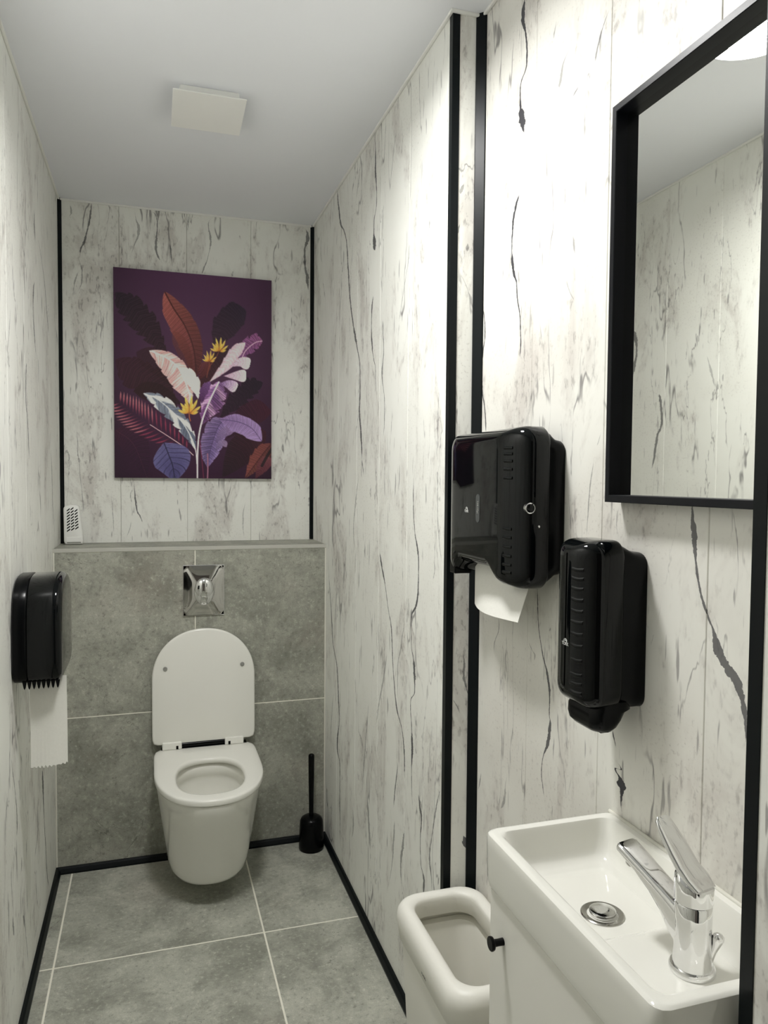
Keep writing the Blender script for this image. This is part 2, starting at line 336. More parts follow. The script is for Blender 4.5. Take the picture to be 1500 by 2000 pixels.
def panel_material(key, axis, lo=-9.0, hi=9.0):
    """printed marble-look wall panel: mottled cream ground, drifting grey smudges and dark drawn veins"""
    m = NT('marble_panel_' + key); b = m.bsdf
    p = m.pos(); s = m.sep(p); u = s[axis]; z = s[2]
    seed = {'basin': 3.1, 'right': 7.7, 'left': 12.3, 'back': 21.9, 'step': 31.3, 'plain': 40.1}[key]
    P = m.vec(u, z, seed)
    def st(a, c, off=0.0): return m.vec(m.math('MULTIPLY', u, a), m.math('MULTIPLY', z, c), seed + off)
    n1 = m.noise(P, 3.2, 3, 0.6)
    n2 = m.noise(st(7, 2.6, 5), 1.0, 5, 0.68, 0.6)
    n3 = m.noise(P, 140, 3, 0.6)
    n4 = m.noise(st(75, 34, 9), 1.0, 3, 0.65)
    n5 = m.noise(st(2.4, 1.3, 14), 1.0, 3)
    ground = ((0.78, 0.775, 0.73), (0.69, 0.675, 0.63)) if key == 'basin' else ((0.875, 0.88, 0.84), (0.82, 0.82, 0.775))  # same print, darkened on the basin wall to offset the lamp's hot spot
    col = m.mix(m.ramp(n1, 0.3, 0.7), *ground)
    # warm grey clouding
    cloud = m.ramp(n2, 0.49, 0.68)
    col = m.mix(m.math('MULTIPLY', cloud, 0.50), col, (0.47, 0.43, 0.40))
    # fine speckled streaks inside the clouds
    sp_ = m.math('MULTIPLY', m.ramp(n4, 0.52, 0.68), m.ramp(n2, 0.47, 0.66))
    col = m.mix(m.math('MULTIPLY', sp_, 0.62), col, (0.24, 0.22, 0.21))
    grain = m.math('MULTIPLY', m.ramp(n3, 0.55, 0.75), m.ramp(n1, 0.42, 0.62))
    col = m.mix(m.math('MULTIPLY', grain, 0.45), col, (0.34, 0.315, 0.29))
    # faint wandering hair lines, mostly upright
    ln = m.math('ABSOLUTE', m.math('SUBTRACT', m.noise(st(5.2, 1.25, 20), 1.0, 4, 0.5, 0.3), 0.5))
    hair = m.math('MULTIPLY', m.ramp(ln, 0.0, 0.009, 1, 0), m.ramp(m.noise(st(5, 3, 30), 1.0, 4, 0.6), 0.49, 0.60))
    col = m.mix(m.math('MULTIPLY', hair, 0.75), col, (0.11, 0.10, 0.105))
    ln2 = m.math('ABSOLUTE', m.math('SUBTRACT', m.noise(st(9.5, 1.7, 70), 1.0, 5, 0.55, 0.4), 0.53))
    hair2 = m.math('MULTIPLY', m.ramp(ln2, 0.0, 0.008, 1, 0), m.ramp(m.noise(st(8, 2.2, 80), 1.0, 4, 0.65), 0.52, 0.60))
    col = m.mix(m.math('MULTIPLY', hair2, 0.65), col, (0.12, 0.11, 0.115))
    # short dark dashes
    dash = m.math('MULTIPLY', m.ramp(m.noise(st(75, 9, 40), 1.0, 2, 0.5), 0.66, 0.72), m.ramp(n5, 0.44, 0.58))
    col = m.mix(m.math('MULTIPLY', dash, 0.6), col, (0.12, 0.11, 0.115))
    # drawn veins
    vn = [q for q in VEINS.get(key, []) if max(p_[0] for p_ in q[2]) > lo - 0.02 and min(p_[0] for p_ in q[2]) < hi + 0.02]   # only those that cross this panel
    if vn:
        wob = m.math('MULTIPLY', m.math('SUBTRACT', m.noise(st(14, 16, 50), 1.0, 4, 0.6), 0.5), 0.007)
        uu = m.math('ADD', u, wob)
        wj = m.ramp(m.noise(st(60, 60, 60), 1.0, 3, 0.7), 0.35, 0.65, 0.7, 1.3)
        acc = None
        for half, dark, pts in vn:
            us = [q[0] for q in pts]; zs = [q[1] for q in pts]
            z0, z1 = min(zs), max(zs); u0, u1 = min(us) - 0.002, max(us) + 0.002
            t = m.ramp(z, z0, z1, 0, 1, smooth=False)
            fc = m.n('ShaderNodeFloatCurve'); fw = m.n('ShaderNodeFloatCurve')
            for node, vals in ((fc, [(q[0] - u0) / (u1 - u0) for q in pts]), (fw, [0.0 if i in (0, len(pts) - 1) else min(1, max(q[2], 0.55 if key == 'back' else 0.85) / 5) for i, q in enumerate(pts)])):
                cu = node.mapping.curves[0]
                ts = [(zz - z0) / (z1 - z0) for zz in zs]
                cu.points[0].location = (0, vals[0]); cu.points[1].location = (1, vals[-1])
                for tt, vv in list(zip(ts, vals))[1:-1]: cu.points.new(tt, vv)
                for pt in cu.points: pt.handle_type = 'AUTO_CLAMPED'
                node.mapping.update(); m.link(t, node.inputs['Value'])
            c0 = m.math('MULTIPLY_ADD', fc.outputs[0], u1 - u0, u0)
            d = m.math('ABSOLUTE', m.math('SUBTRACT', uu, c0))
            w = m.math('MULTIPLY_ADD', fw.outputs[0], 5 * half * (0.0009 if key == 'back' else 0.0017), -0.00005)
            w = m.math('MULTIPLY', w, wj)
            k = m.math('MULTIPLY', m.math('SUBTRACT', w, d), 1 / 0.0007, clamp=True)
            k = m.math('MULTIPLY', k, dark)
            acc = k if acc is None else m.math('MAXIMUM', acc, k)
        col = m.mix(m.math('MULTIPLY', acc, 0.95), col, (0.012, 0.012, 0.022))
    m.link(col, b.inputs['Base Color'])
    b.inputs['Roughness'].default_value = 0.42
    b.inputs['Specular IOR Level'].default_value = 0.35
    return m.m

def tile_material(name, c_light, c_dark, c_warm):
    m = NT(name); b = m.bsdf
    oi = m.n('ShaderNodeObjectInfo').outputs['Random']
    off = m.math('MULTIPLY', oi, 37.0)
    ad = m.n('ShaderNodeVectorMath', operation='ADD')
    m.link(m.pos(), ad.inputs[0]); m.link(m.vec(off, off, 0.0), ad.inputs[1]); p = ad.outputs[0]
    n1 = m.noise(p, 5.5, 8, 0.68, 0.35); n2 = m.noise(p, 70, 4, 0.7); n3 = m.noise(p, 2.4, 4, 0.6); n4 = m.noise(p, 260, 2, 0.6)
    col = m.mix(m.ramp(n1, 0.3, 0.7), c_dark, c_light)
    col = m.mix(m.math('MULTIPLY', m.ramp(n3, 0.52, 0.72), 0.35), col, c_warm)
    col = m.mix(m.math('MULTIPLY', m.ramp(n2, 0.52, 0.75), 0.55), col, tuple(min(1, c * 1.5) for c in c_light))
    col = m.mix(m.math('MULTIPLY', m.ramp(n2, 0.46, 0.30), 0.55), col, tuple(c * 0.62 for c in c_dark))
    col = m.mix(m.math('MULTIPLY', m.ramp(n4, 0.45, 0.7), 0.25), col, tuple(c * 0.7 for c in c_dark))
    lnv = m.noise(p, 3.0, 5, 0.6, 0.9)
    cr = m.math('MULTIPLY', m.ramp(m.math('ABSOLUTE', m.math('SUBTRACT', lnv, 0.52)), 0.0, 0.0035, 1, 0), m.ramp(m.noise(p, 3.7, 3), 0.54, 0.62))
    col = m.mix(m.math('MULTIPLY', cr, 0.6), col, tuple(c * 0.35 for c in c_dark))
    m.link(col, b.inputs['Base Color'])
    m.link(m.ramp(n1, 0.3, 0.7, 0.48, 0.62), b.inputs['Roughness'])
    b.inputs['Specular IOR Level'].default_value = 0.35
    m.bump(n2, 0.12, 0.0006)
    return m.m

M = {}
plain_y = panel_material('plain', 1); plain_x = panel_material('plain', 0)
M['tile'] = tile_material('grey_stone_tile', (0.43, 0.432, 0.372), (0.22, 0.223, 0.19), (0.42, 0.365, 0.315))
M['floor_tile'] = tile_material('grey_stone_floor_tile', (0.50, 0.505, 0.44), (0.255, 0.26, 0.222), (0.48, 0.42, 0.365))
M['grout'] = simple('pale_grout', (0.84, 0.82, 0.72), 0.8)
M['core'] = simple('panel_core', (0.55, 0.54, 0.48), 0.7)
M['ceiling'] = simple('white_ceiling_paint', (0.865, 0.88, 0.925), 0.8, var=0.02, vscale=3)
M['black_trim'] = simple('black_plastic_trim', (0.0035, 0.0055, 0.0065), 0.35, var=0.1, spec=0.16)
M['white_trim'] = simple('white_plastic_trim', (0.88, 0.88, 0.85), 0.45)
M['white_plastic'] = simple('white_plastic', (0.87, 0.87, 0.845), 0.34, var=0.02)
M['bin_white'] = simple('white_bin_plastic', (0.80, 0.79, 0.735), 0.42, var=0.02)
M['ceramic'] = simple('white_glazed_ceramic', (0.82, 0.815, 0.765), 0.08, var=0.015, coat=0.4)
M['seat_white'] = simple('white_seat_plastic', (0.82, 0.815, 0.765), 0.2, var=0.015)
M['lacquer'] = simple('white_lacquer', (0.79, 0.78, 0.73), 0.3, var=0.02)
M['gloss_black'] = simple('glossy_black_plastic', (0.0015, 0.0022, 0.0026), 0.035, var=0.1, spec=0.26)
M['satin_black'] = simple('satin_black_plastic', (0.002, 0.0024, 0.0028), 0.22, var=0.1, spec=0.14)
M['frame_black'] = simple('black_mirror_frame', (0.004, 0.0045, 0.007), 0.38, var=0.1, spec=0.22)
M['chrome'] = simple('polished_chrome', (0.80, 0.80, 0.80), 0.04, metal=1.0, var=0.02)
M['plate_chrome'] = simple('smoky_chrome', (0.60, 0.59, 0.57), 0.05, metal=1.0, var=0.02)
M['dark_steel'] = simple('brushed_dark_steel', (0.42, 0.41, 0.38), 0.18, metal=1.0)
M['mirror'] = simple('mirror_glass', (0.86, 0.87, 0.84), 0.012, metal=1.0, var=0.0)
M['grey_rubber'] = simple('grey_rubber', (0.28, 0.28, 0.26), 0.6)
M['dark_void'] = simple('black_slot', (0.002, 0.002, 0.002), 0.6, spec=0.05)
M['print_white'] = simple('white_print', (0.62, 0.62, 0.60), 0.5)
M['print_grey'] = simple('grey_print', (0.16, 0.15, 0.13), 0.5)
M['label_grey'] = simple('smoked_window', (0.05, 0.055, 0.056), 0.25)
M['sealant'] = simple('white_sealant', (0.70, 0.69, 0.62), 0.55)
M['door'] = simple('brown_door_laminate', (0.16, 0.135, 0.12), 0.45, var=0.08, vscale=4)

def paper_material():
    m = NT('soft_white_paper'); b = m.bsdf; p = m.pos()
    n = m.noise(p, 160, 4, 0.7)
    m.link(m.mix(n, (0.80, 0.795, 0.75), (0.72, 0.715, 0.665)), b.inputs['Base Color'])
    b.inputs['Roughness'].default_value = 0.95; b.inputs['Specular IOR Level'].default_value = 0.1
    m.bump(n, 0.35, 0.001)
    return m.m
M['paper'] = paper_material()

def lamp_material():
    m = NT('lit_lamp_diffuser'); b = m.bsdf
    b.inputs['Base Color'].default_value = (0.9, 0.9, 0.88, 1)
    b.inputs['Emission Color'].default_value = (*LAMP_COLOR, 1)
    b.inputs['Emission Strength'].default_value = LAMP_STRENGTH
    return m.m
M['lamp'] = lamp_material()
M['shielding_rim'] = simple('grey_shielding_rim', (0.30, 0.30, 0.30), 0.5)

# ================================================================== SETTING
# ---- floor
fl = struct('floor', bx(XL - 0.1, 1.0, Y0 - 0.1, YB + 0.15, -0.06, -0.0005), M['grout'], 'grey stone tiled floor with pale grout lines', 'floor')
gA, gB, gC = -0.2732, 0.3268, 2.2580
G = 0.0024
xs = [XL, gA, gB, XB]; ys = [Y0, -0.142, 0.458, 1.058, 1.658, gC, YF + 0.02]
for i in range(3):
    for j in range(6):
        x0, x1, y0, y1 = xs[i], xs[i + 1], ys[j], ys[j + 1]
        cells = [(x0, x1, y0, y1)]
        if i == 2:
            if y0 >= 1.6: cells = [(x0, XR, y0, y1)]
            elif y1 > YS: cells = [(x0, x1, y0, YS), (x0, XR, YS, y1)]
        for (a, b_, c, d) in cells:
            fin('tile', bx(a + G, b_ - G, c + G, d - G, -0.012, 0.0, bev=0.0008, seg=1), M['floor_tile'], fl)

# ---- ceiling
struct('ceiling', bx(XL - 0.1, 1.0, Y0 - 0.1, YB + 0.15, ZC, ZC + 0.08), M['ceiling'], 'plain white painted ceiling', 'ceiling')

# ---- panelled walls: a core and upright printed panels, each a piece of its own
PT = 0.008
def panels(parent, axis, face, inward, cuts, z0, z1, key):
    """axis 0: wall faces along x at x=face; axis 1: along y. inward = sign of the visible normal"""
    back = face - inward * PT
    for a, b_ in zip(cuts[:-1], cuts[1:]):
        if axis == 0:
            bm = bx(min(face, back), max(face, back), a + 0.0004, b_ - 0.0004, z0, z1, bev=0.0011, seg=1)
        else:
            bm = bx(a + 0.0004, b_ - 0.0004, min(face, back), max(face, back), z0, z1, bev=0.0011, seg=1)
        if key == 'plain' or (key == 'left' and b_ < 1.4): mat = plain_y if axis == 0 else plain_x
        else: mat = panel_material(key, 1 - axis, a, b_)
        fin('wall_panel', bm, mat, parent)

def cuts(a, b_, seam, step):
    c = [a]; k = math.ceil((a - seam) / step + 0.02)
    while seam + k * step < b_ - 0.01:
        c.append(seam + k * step); k += 1
    return c + [b_]

w = struct('wall_left', bx(XL - 0.08, XL - PT, Y0, YB + 0.1, 0, ZC), M['core'], 'long left wall of cream marble-look panels with thin upright veins', 'wall')
panels(w, 0, XL, 1, cuts(Y0, YB, 1.992, 0.2605), 0.0, ZC, 'left')
w = struct('wall_back', bx(XL, XR + 0.08, YB + PT, YB + 0.09, 0, ZC), M['core'], 'back wall of cream marble-look panels above the tiled ledge', 'wall')
panels(w, 1, YB, -1, cuts(XL, XR, -0.1115, 0.25), ZL - 0.01, ZC, 'back')
w = struct('wall_right', bx(XR + PT, XR + 0.30, YS + 0.012, YB + 0.09, 0, ZC), M['core'], 'right wall of the toilet niche with long dark upright veins', 'wall')
panels(w, 0, XR, -1, cuts(YS, YB, 1.8647, 0.2545), 0.0, ZC, 'right')
w = struct('wall_step', bx(XR + PT, XB + 0.20, YS + PT, YS + 0.012, 0, ZC), M['core'], 'narrow wall return between two black corner strips', 'wall')
panels(w, 1, YS, -1, [XR, XB + 0.008], 0.0, ZC, 'step')
w = struct('wall_basin', bx(XB + PT, XB + 0.20, YN - 0.01, YS + 0.012, 0, ZC), M['core'], 'marble-look panel wall behind the wash basin and mirror', 'wall')
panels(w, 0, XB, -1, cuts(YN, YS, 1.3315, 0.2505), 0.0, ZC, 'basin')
w = struct('wall_nib', bx(XN + PT, XB + 0.20, Y0, YN - PT, 0, ZC), M['core'], 'projecting wall end with a black edge strip beside the basin', 'wall')
panels(w, 0, XN, -1, cuts(Y0, YN, 0.36, 0.25), 0.0, ZC, 'plain')
panels(w, 1, YN, 1, [XN + 0.009, XB], 0.0, ZC, 'plain')
w = struct('wall_front', bx(XL - 0.08, XN + 0.2, Y0 - 0.09, Y0 - PT, 0, ZC), M['core'], 'wall with the entrance door', 'wall')
panels(w, 1, Y0, 1, [XL, -0.24, 0.01, 0.26, 0.51, XN], 0.0, ZC, 'plain')
d = struct('door_1', bx(-0.26, 0.50, Y0 + 0.0005, Y0 + 0.035, 0.005, 2.03, bev=0.002), M['door'], 'brown flat entrance door', 'door')
fin('door_handle', add_tube(BM(), [(-0.20, Y0 + 0.034, 1.02), (-0.20, Y0 + 0.075, 1.02), (-0.19, Y0 + 0.08, 1.02), (-0.08, Y0 + 0.08, 1.02)], 0.009), M['dark_steel'], d, 40)
fin('door_frame', add_box(add_box(add_box(BM(), -0.31, -0.262, Y0 + 0.0005, Y0 + 0.02, 0, 2.08), 0.502, 0.55, Y0 + 0.0005, Y0 + 0.02, 0, 2.08), -0.262, 0.502, Y0 + 0.0005, Y0 + 0.02, 2.034, 2.08), M['white_trim'], d)

# ---- tiled cistern box
wc = struct('wall_cistern', bx(XL, XR, YF + 0.0006, YB - 0.0005, 0, ZL - 0.0115), M['grout'], 'half-height grey tiled box wall behind the toilet', 'wall')
JX, JZ = 0.1533, 0.551
for (a, b_) in ((XL + 0.004, JX - 0.0016), (JX + 0.0016, XR - 0.004)):
    for (c, d_) in ((0.0, JZ - 0.0016), (JZ + 0.0016, ZL - 0.0135)):
        fin('tile', bx(a, b_, YF, YF + 0.012, c, d_, bev=0.0008, seg=1), M['tile'], wc)
fin('ledge_slab', bx(XL, XR, YF + 0.004, YB - 0.0005, ZL - 0.012, ZL - 0.0005, bev=0.0006, seg=1), M['tile'], wc)
M['edge_alu'] = simple('pale_edge_profile', (0.50, 0.495, 0.45), 0.45, var=0.05)
fin('edge_strip', bx(XL, XR, YF - 0.0015, YF + 0.006, ZL - 0.013, ZL + 0.0005, bev=0.001), M['edge_alu'], wc)
for a in (XL + 0.0002, XR - 0.0052):
    fin('sealant_bead', bx(a, a + 0.005, YF - 0.001, YF + 0.004, 0.018, ZL - 0.0135, bev=0.001), M['sealant'], wc)

# ---- black corner strips
def prism(poly, axis, a, b_):
    """extrude a closed 2D outline along an axis"""
    r = []
    for v in (a, b_):
        r.append([{'Z': (p[0], p[1], v), 'Y': (p[0], v, p[1]), 'X': (v, p[0], p[1])}[axis] for p in poly])
    return add_loft(BM(), r)

tn = [0]
def trim(bm, mat, label, smooth=None):
    tn[0] += 1
    return struct('trim_%d' % tn[0], bm, mat, label, 'trim', smooth)

q = 0.0135
trim(prism([(XL, YB), (XL, YB - q), (XL + 0.003, YB - q), (XL + q, YB - 0.003), (XL + q, YB)], 'Z', ZL + 0.001, ZC), M['black_trim'], 'black corner strip at the left of the back wall')
trim(prism([(XR, YB), (XR, YB - q), (XR - 0.003, YB - q), (XR - q, YB - 0.003), (XR - q, YB)], 'Z', ZL + 0.001, ZC), M['black_trim'], 'black corner strip at the right of the back wall')
e = 0.0012
trim(prism([(XR - e, YS - e), (XR + 0.0165, YS - e), (XR + 0.0165, YS), (XR, YS), (XR, YS + 0.0165), (XR - e, YS + 0.0165)], 'Z', 0.0, ZC), M['black_trim'], 'black edge strip on the outer corner of the toilet niche')
q = 0.0185
trim(prism([(XB, YS), (XB - q, YS), (XB - q, YS - 0.003), (XB - 0.003, YS - q), (XB, YS - q)], 'Z', 0.0, ZC), M['black_trim'], 'black strip in the inner corner beside the towel dispenser')
trim(prism([(XN - e, YN + e), (XN - e, YN - 0.0165), (XN, YN - 0.0165), (XN, YN), (XN + 0.0165, YN), (XN + 0.0165, YN + e)], 'Z', 0.0, ZC), M['black_trim'], 'black edge strip on the wall end beside the wash basin')
# ---- white strips under the ceiling
h = 0.0075
trim(bx(XL, XL + h, Y0, YB, ZC - h, ZC, bev=0.002), M['white_trim'], 'white ceiling strip along the left wall')
trim(bx(XL + h, XR - h, YB - h, YB, ZC - h, ZC, bev=0.002), M['white_trim'], 'white ceiling strip along the back wall')
trim(bx(XR - h, XR, YS, YB, ZC - h, ZC, bev=0.002), M['white_trim'], 'white ceiling strip along the niche right wall')
trim(bx(XR - h, XB, YS - h, YS, ZC - h, ZC, bev=0.002), M['white_trim'], 'short white ceiling strip above the wall return')
trim(bx(XB - h, XB, YN, YS - h, ZC - h, ZC, bev=0.002), M['white_trim'], 'white ceiling strip above the mirror wall')
# ---- black skirting
bp = lambda x, s_: [(x, 0.0), (x + s_ * 0.017, 0.0), (x + s_ * 0.017, 0.006), (x + s_ * 0.011, 0.017), (x + s_ * 0.006, 0.021), (x, 0.021)]
struct('baseboard_left', prism(bp(XL, 1), 'Y', Y0, YF - 0.001), M['black_trim'], 'black skirting strip along the left wall', 'baseboard')
struct('baseboard_right', prism(bp(XR, -1), 'Y', YS + 0.018, YF - 0.001), M['black_trim'], 'black skirting strip along the niche right wall', 'baseboard')
struct('baseboard_back', add_loft(BM(), [[(v, YF - 0.0005 - (p - 0), zz) for p, zz in bp(0, 1)] for v in (XL + 0.002, XR - 0.002)]), M['black_trim'], 'black skirting strip under the tiled cistern wall', 'baseboard')
struct('baseboard_basin', prism(bp(XB, -1), 'Y', YN + 0.002, YS - 0.02), M['black_trim'], 'black skirting strip under the wash basin wall', 'baseboard')

# ================================================================== CEILING LIGHT
LC = (0.140, 1.375)
t = empty('ceiling_light', (LC[0], LC[1], ZC), 'round white glowing ceiling lamp seen in the mirror', 'lamp')
fin('base', add_lathe(BM(), [(0.124, ZC - 0.0005), (0.124, ZC - 0.040), (0.1225, ZC - 0.042), (0.1205, ZC - 0.042), (0.1195, ZC - 0.040), (0.1195, ZC - 0.010)], (LC[0], LC[1], 0), 64), M['shielding_rim'], t, 40)  # deep rim added to shield the upper walls from the lamp's sideways light
fin('diffuser', add_lathe(BM(), [(0.119, ZC - 0.0125), (0.119, ZC - 0.0155), (0.10, ZC - 0.0175), (0.06, ZC - 0.0185), (0.02, ZC - 0.0187)], (LC[0], LC[1], 0), 64), M['lamp'], t, 60)

# ================================================================== CEILING FAN COVER
t = empty('extractor_fan', (0.156, 2.162, ZC), 'square white extractor fan cover on the ceiling', 'fan')
fin('housing', bx(0.078, 0.234, 2.088, 2.236, ZC - 0.016, ZC - 0.0003, bev=0.003), M['white_plastic'], t)
bm = bx(0.060, 0.252, 2.070, 2.256, ZC - 0.026, ZC - 0.0225, bev=0.0012)
for v in bm.verts: v.co.z -= (v.co.y - 2.070) * 0.075
fin('cover', bm, M['white_plastic'], t)
fin('neck', bx(0.10, 0.21, 2.11, 2.214, ZC - 0.027, ZC - 0.0155), M['grey_rubber'], t)

# ================================================================== TOILET
TX = 0.183
def dshape(a, yb, ym, yf, ef=2.25, eb=10):
    def f(x, y):
        dx = abs(x - TX) / a
        if y >= ym: return dx ** eb + ((y - ym) / (yb - ym)) ** eb
        return dx ** ef + ((ym - y) / (ym - yf)) ** ef
    return f
def oval(a, yc, b_, e_=2.5):
    return lambda x, y: (abs(x - TX) / a) ** e_ + (abs(y - yc) / b_) ** e_
NT_ = 96
cC = (TX, 2.50)
def ring(f, z, c=cC): return [(x, y, z) for x, y in radial(f, c, NT_)]

t = empty('toilet', (TX, YF, 0.0), 'white wall-hung toilet with its lid raised', 'toilet')
bm = BM()
outer = []
for z, a, yf in ((0.078, 0.098, 2.460), (0.0795, 0.116, 2.441), (0.085, 0.126, 2.429), (0.097, 0.1325, 2.420), (0.12, 0.1375, 2.410), (0.16, 0.1435, 2.394), (0.22, 0.152, 2.368), (0.30, 0.163, 2.332), (0.36, 0.1715, 2.305), (0.388, 0.1755, 2.2945), (0.394, 0.1755, 2.2945), (0.3965, 0.1735, 2.2965)):
    outer.append(ring(dshape(a, YF - 0.001, 2.62 if z > 0.3 else 2.62, yf), z))
inner = []
for z, a, yc, b_ in ((0.394, 0.125, 2.50, 0.165), (0.388, 0.118, 2.50, 0.158), (0.365, 0.117, 2.50, 0.157), (0.352, 0.126, 2.50, 0.166), (0.33, 0.126, 2.505, 0.165), (0.28, 0.112, 2.515, 0.145), (0.235, 0.09, 2.525, 0.115), (0.215, 0.068, 2.535, 0.08), (0.208, 0.04, 2.54, 0.05), (0.206, 0.012, 2.54, 0.015)):
    inner.append([(x, y, z) for x, y in radial(oval(a, yc, b_), (TX, yc), NT_)])
add_loft(bm, outer + inner)
bowl = fin('bowl', bm, M['ceramic'], t, 50)
# seat
S0, S1 = 0.399, 0.420
so = lambda ins, z: ring(dshape(0.1785 - ins, 2.785 - ins, 2.57, 2.289 + ins), z)
si = lambda gr, z: ring(oval(0.1085 + gr, 2.498, 0.150 + gr, 2.45), z)
seat = fin('seat', add_loft(BM(), [so(0.005, S0), so(0.0012, S0 + 0.0015), so(0.0, S0 + 0.005), so(0.0, S1 - 0.005), so(0.0012, S1 - 0.0018), so(0.0045, S1 - 0.0003), so(0.012, S1), si(0.012, S1 - 0.0006), si(0.005, S1 - 0.002), si(0.0015, S1 - 0.0055), si(0.0, S1 - 0.011), si(0.002, S0 + 0.002), si(0.006, S0), so(0.005, S0)], False, False), M['seat_white'], t, 60)
# lid: upright D-shaped board leaning slightly back
LZ0, LZ1 = 0.436, 0.851
def lidf(ins):
    a = 0.1835 - ins
    zc = 0.668
    def f(x, z):
        dx = abs(x - TX) / a
        if z >= zc: return dx ** 2.12 + ((z - zc) / (LZ1 - ins - zc)) ** 2.12
        return dx ** 26 + ((zc - z) / (zc - LZ0 - ins)) ** 26
    return f
def lring(ins, y):
    return [(x, y + (z - LZ0) * 0.035, z) for x, z in radial(lidf(ins), (TX, 0.64), 120)]
lid = fin('lid', add_loft(BM(), [lring(0.004, 2.789), lring(0.0, 2.785), lring(0.0, 2.777), lring(0.002, 2.7735), lring(0.006, 2.772)]), M['seat_white'], t, 50)
for bxp in (0.0455, 0.3205):
    fin('bumper', add_lathe(BM(), [(0.0075, 2.7825), (0.0075, 2.7785), (0.006, 2.777)], (bxp, 0, 0.713), 20, 'Y'), M['grey_rubber'], lid, 40)
# hinges and soft-close bar
for hx in (0.068, 0.2895):
    hg = fin('hinge', bx(hx - 0.034, hx + 0.034, 2.762, 2.786, 0.4205, 0.4465, bev=0.003), M['seat_white'], t)
    sx = 0.018 if hx < TX else -0.018
    fin('hinge_slot', bx(hx + sx - 0.004, hx + sx + 0.004, 2.7610, 2.764, 0.4215, 0.434, bev=0.001), M['dark_void'], hg)
fin('soft_close_bar', add_lathe(BM(), [(0.010, 0.102), (0.010, 0.256)], (0, 2.778, 0.431), 20, 'X'), M['satin_black'], t, 40)
fin('hinge_plate', bx(0.03, 0.336, 2.768, 2.800, 0.400, 0.422, bev=0.003), M['satin_black'], t)

# ================================================================== FLUSH PLATE
FX0, FX1, FZ0, FZ1 = 0.1090, 0.2585, 0.8955, 1.0830
t = empty('flush_plate', ((FX0 + FX1) / 2, YF, FZ0), 'chrome flush plate with an oval two-part button', 'flush plate')
fin('frame', bx(FX0, FX1, YF - 0.006, YF - 0.0002, FZ0, FZ1, bev=0.0018), M['chrome'], t)
bm = BM(); n = 28; grid = []
for j in range(n + 1):
    row = []
    for i in range(n + 1):
        u = -1 + 2 * i / n; v = -1 + 2 * j / n
        r_ = (abs(u) ** 7 + abs(v) ** 7) ** (1 / 7)
        hgt = 0.006 + 0.015 * (1 - min(1, r_) ** 1.7)
        row.append(bm.verts.new(((FX0 + FX1) / 2 + u * 0.0715, YF - hgt, (FZ0 + FZ1) / 2 + v * 0.0905)))
    grid.append(row)
for j in range(n):
    for i in range(n):
        bm.faces.new((grid[j][i], grid[j][i + 1], grid[j + 1][i + 1], grid[j + 1][i]))
fin('face', bm, M['plate_chrome'], t, 180)
def oval_dome(cx, cz, a, b_, y0, hgt, k=10):
    rr = []
    for i in range(k + 1):
        an = (math.pi / 2) * i / k
        s_ = max(0.03, math.cos(an)); yy = y0 - hgt * math.sin(an)
        rr.append([(cx + a * s_ * math.cos(2 * math.pi * q_ / 48), yy, cz + b_ * s_ * math.sin(2 * math.pi * q_ / 48)) for q_ in range(48)])
    return add_loft(BM(), rr)
fcx = (FX0 + FX1) / 2 + 0.0005
fin('full_flush_button', oval_dome(fcx, 0.987, 0.036, 0.051, YF - 0.0185, 0.013), M['chrome'], t, 60)
fin('half_flush_button', oval_dome(fcx, 0.998, 0.034, 0.039, YF - 0.0215, 0.0145), M['chrome'], t, 60)

# ================================================================== TOILET BRUSH
BX, BY = 0.575, 2.738
t = empty('toilet_brush', (BX, BY, 0), 'black toilet brush standing in its pot in the corner', 'toilet brush')
fin('pot', add_lathe(BM(), [(0.046, 0.0), (0.0475, 0.003), (0.0475, 0.02), (0.0445, 0.09), (0.043, 0.108), (0.038, 0.118), (0.028, 0.124), (0.012, 0.126)], (BX, BY, 0), 40), M['satin_black'], t, 50)
fin('handle', add_lathe(BM(), [(0.0085, 0.12), (0.0088, 0.16), (0.0105, 0.26), (0.0115, 0.352), (0.0105, 0.358), (0.007, 0.361)], (BX, BY + 0.004, 0), 24), M['satin_black'], t, 50)

# ================================================================== AIR FRESHENER ON THE LEDGE
AY = 2.985
t = empty('air_freshener', (-0.28, AY + 0.02, ZL), 'small white air freshener with a slotted grille standing on the ledge', 'air freshener')
zb = ZL + 0.0005
def fresh(ins):
    pts = [(-0.3085 + ins, zb + 0.012), (-0.304 + ins, zb + ins), (-0.2455 - ins, zb + ins), (-0.2415 - ins, zb + 0.010), (-0.2430 - ins, zb + 0.03), (-0.2545 - ins, zb + 0.135), (-0.2575 - ins, zb + 0.143 - ins * 0.5), (-0.268, zb + 0.1475 - ins), (-0.289, zb + 0.1475 - ins), (-0.3040 + ins * 0.7, zb + 0.1425 - ins), (-0.3095 + ins, zb + 0.136)]
    return dense([Vector(p) for p in pts], 88)
FR = lambda ins, y: [(x, y, z) for x, z in fresh(ins)]
body = fin('body', add_loft(BM(), [FR(0.002, AY + 0.036), FR(0.0, AY + 0.033), FR(0.0, AY + 0.006), FR(0.002, AY + 0.002), FR(0.005, AY)]), M['white_plastic'], t, 40)
fin('lower_panel', bx(-0.300, -0.2475, AY - 0.0016, AY + 0.001, zb + 0.010, zb + 0.028, bev=0.0008), M['white_plastic'], t)
fin('finger_slot', bx(-0.298, -0.2500, AY - 0.0019, AY + 0.001, zb + 0.006, zb + 0.0095, bev=0.0006), M['grey_rubber'], t)
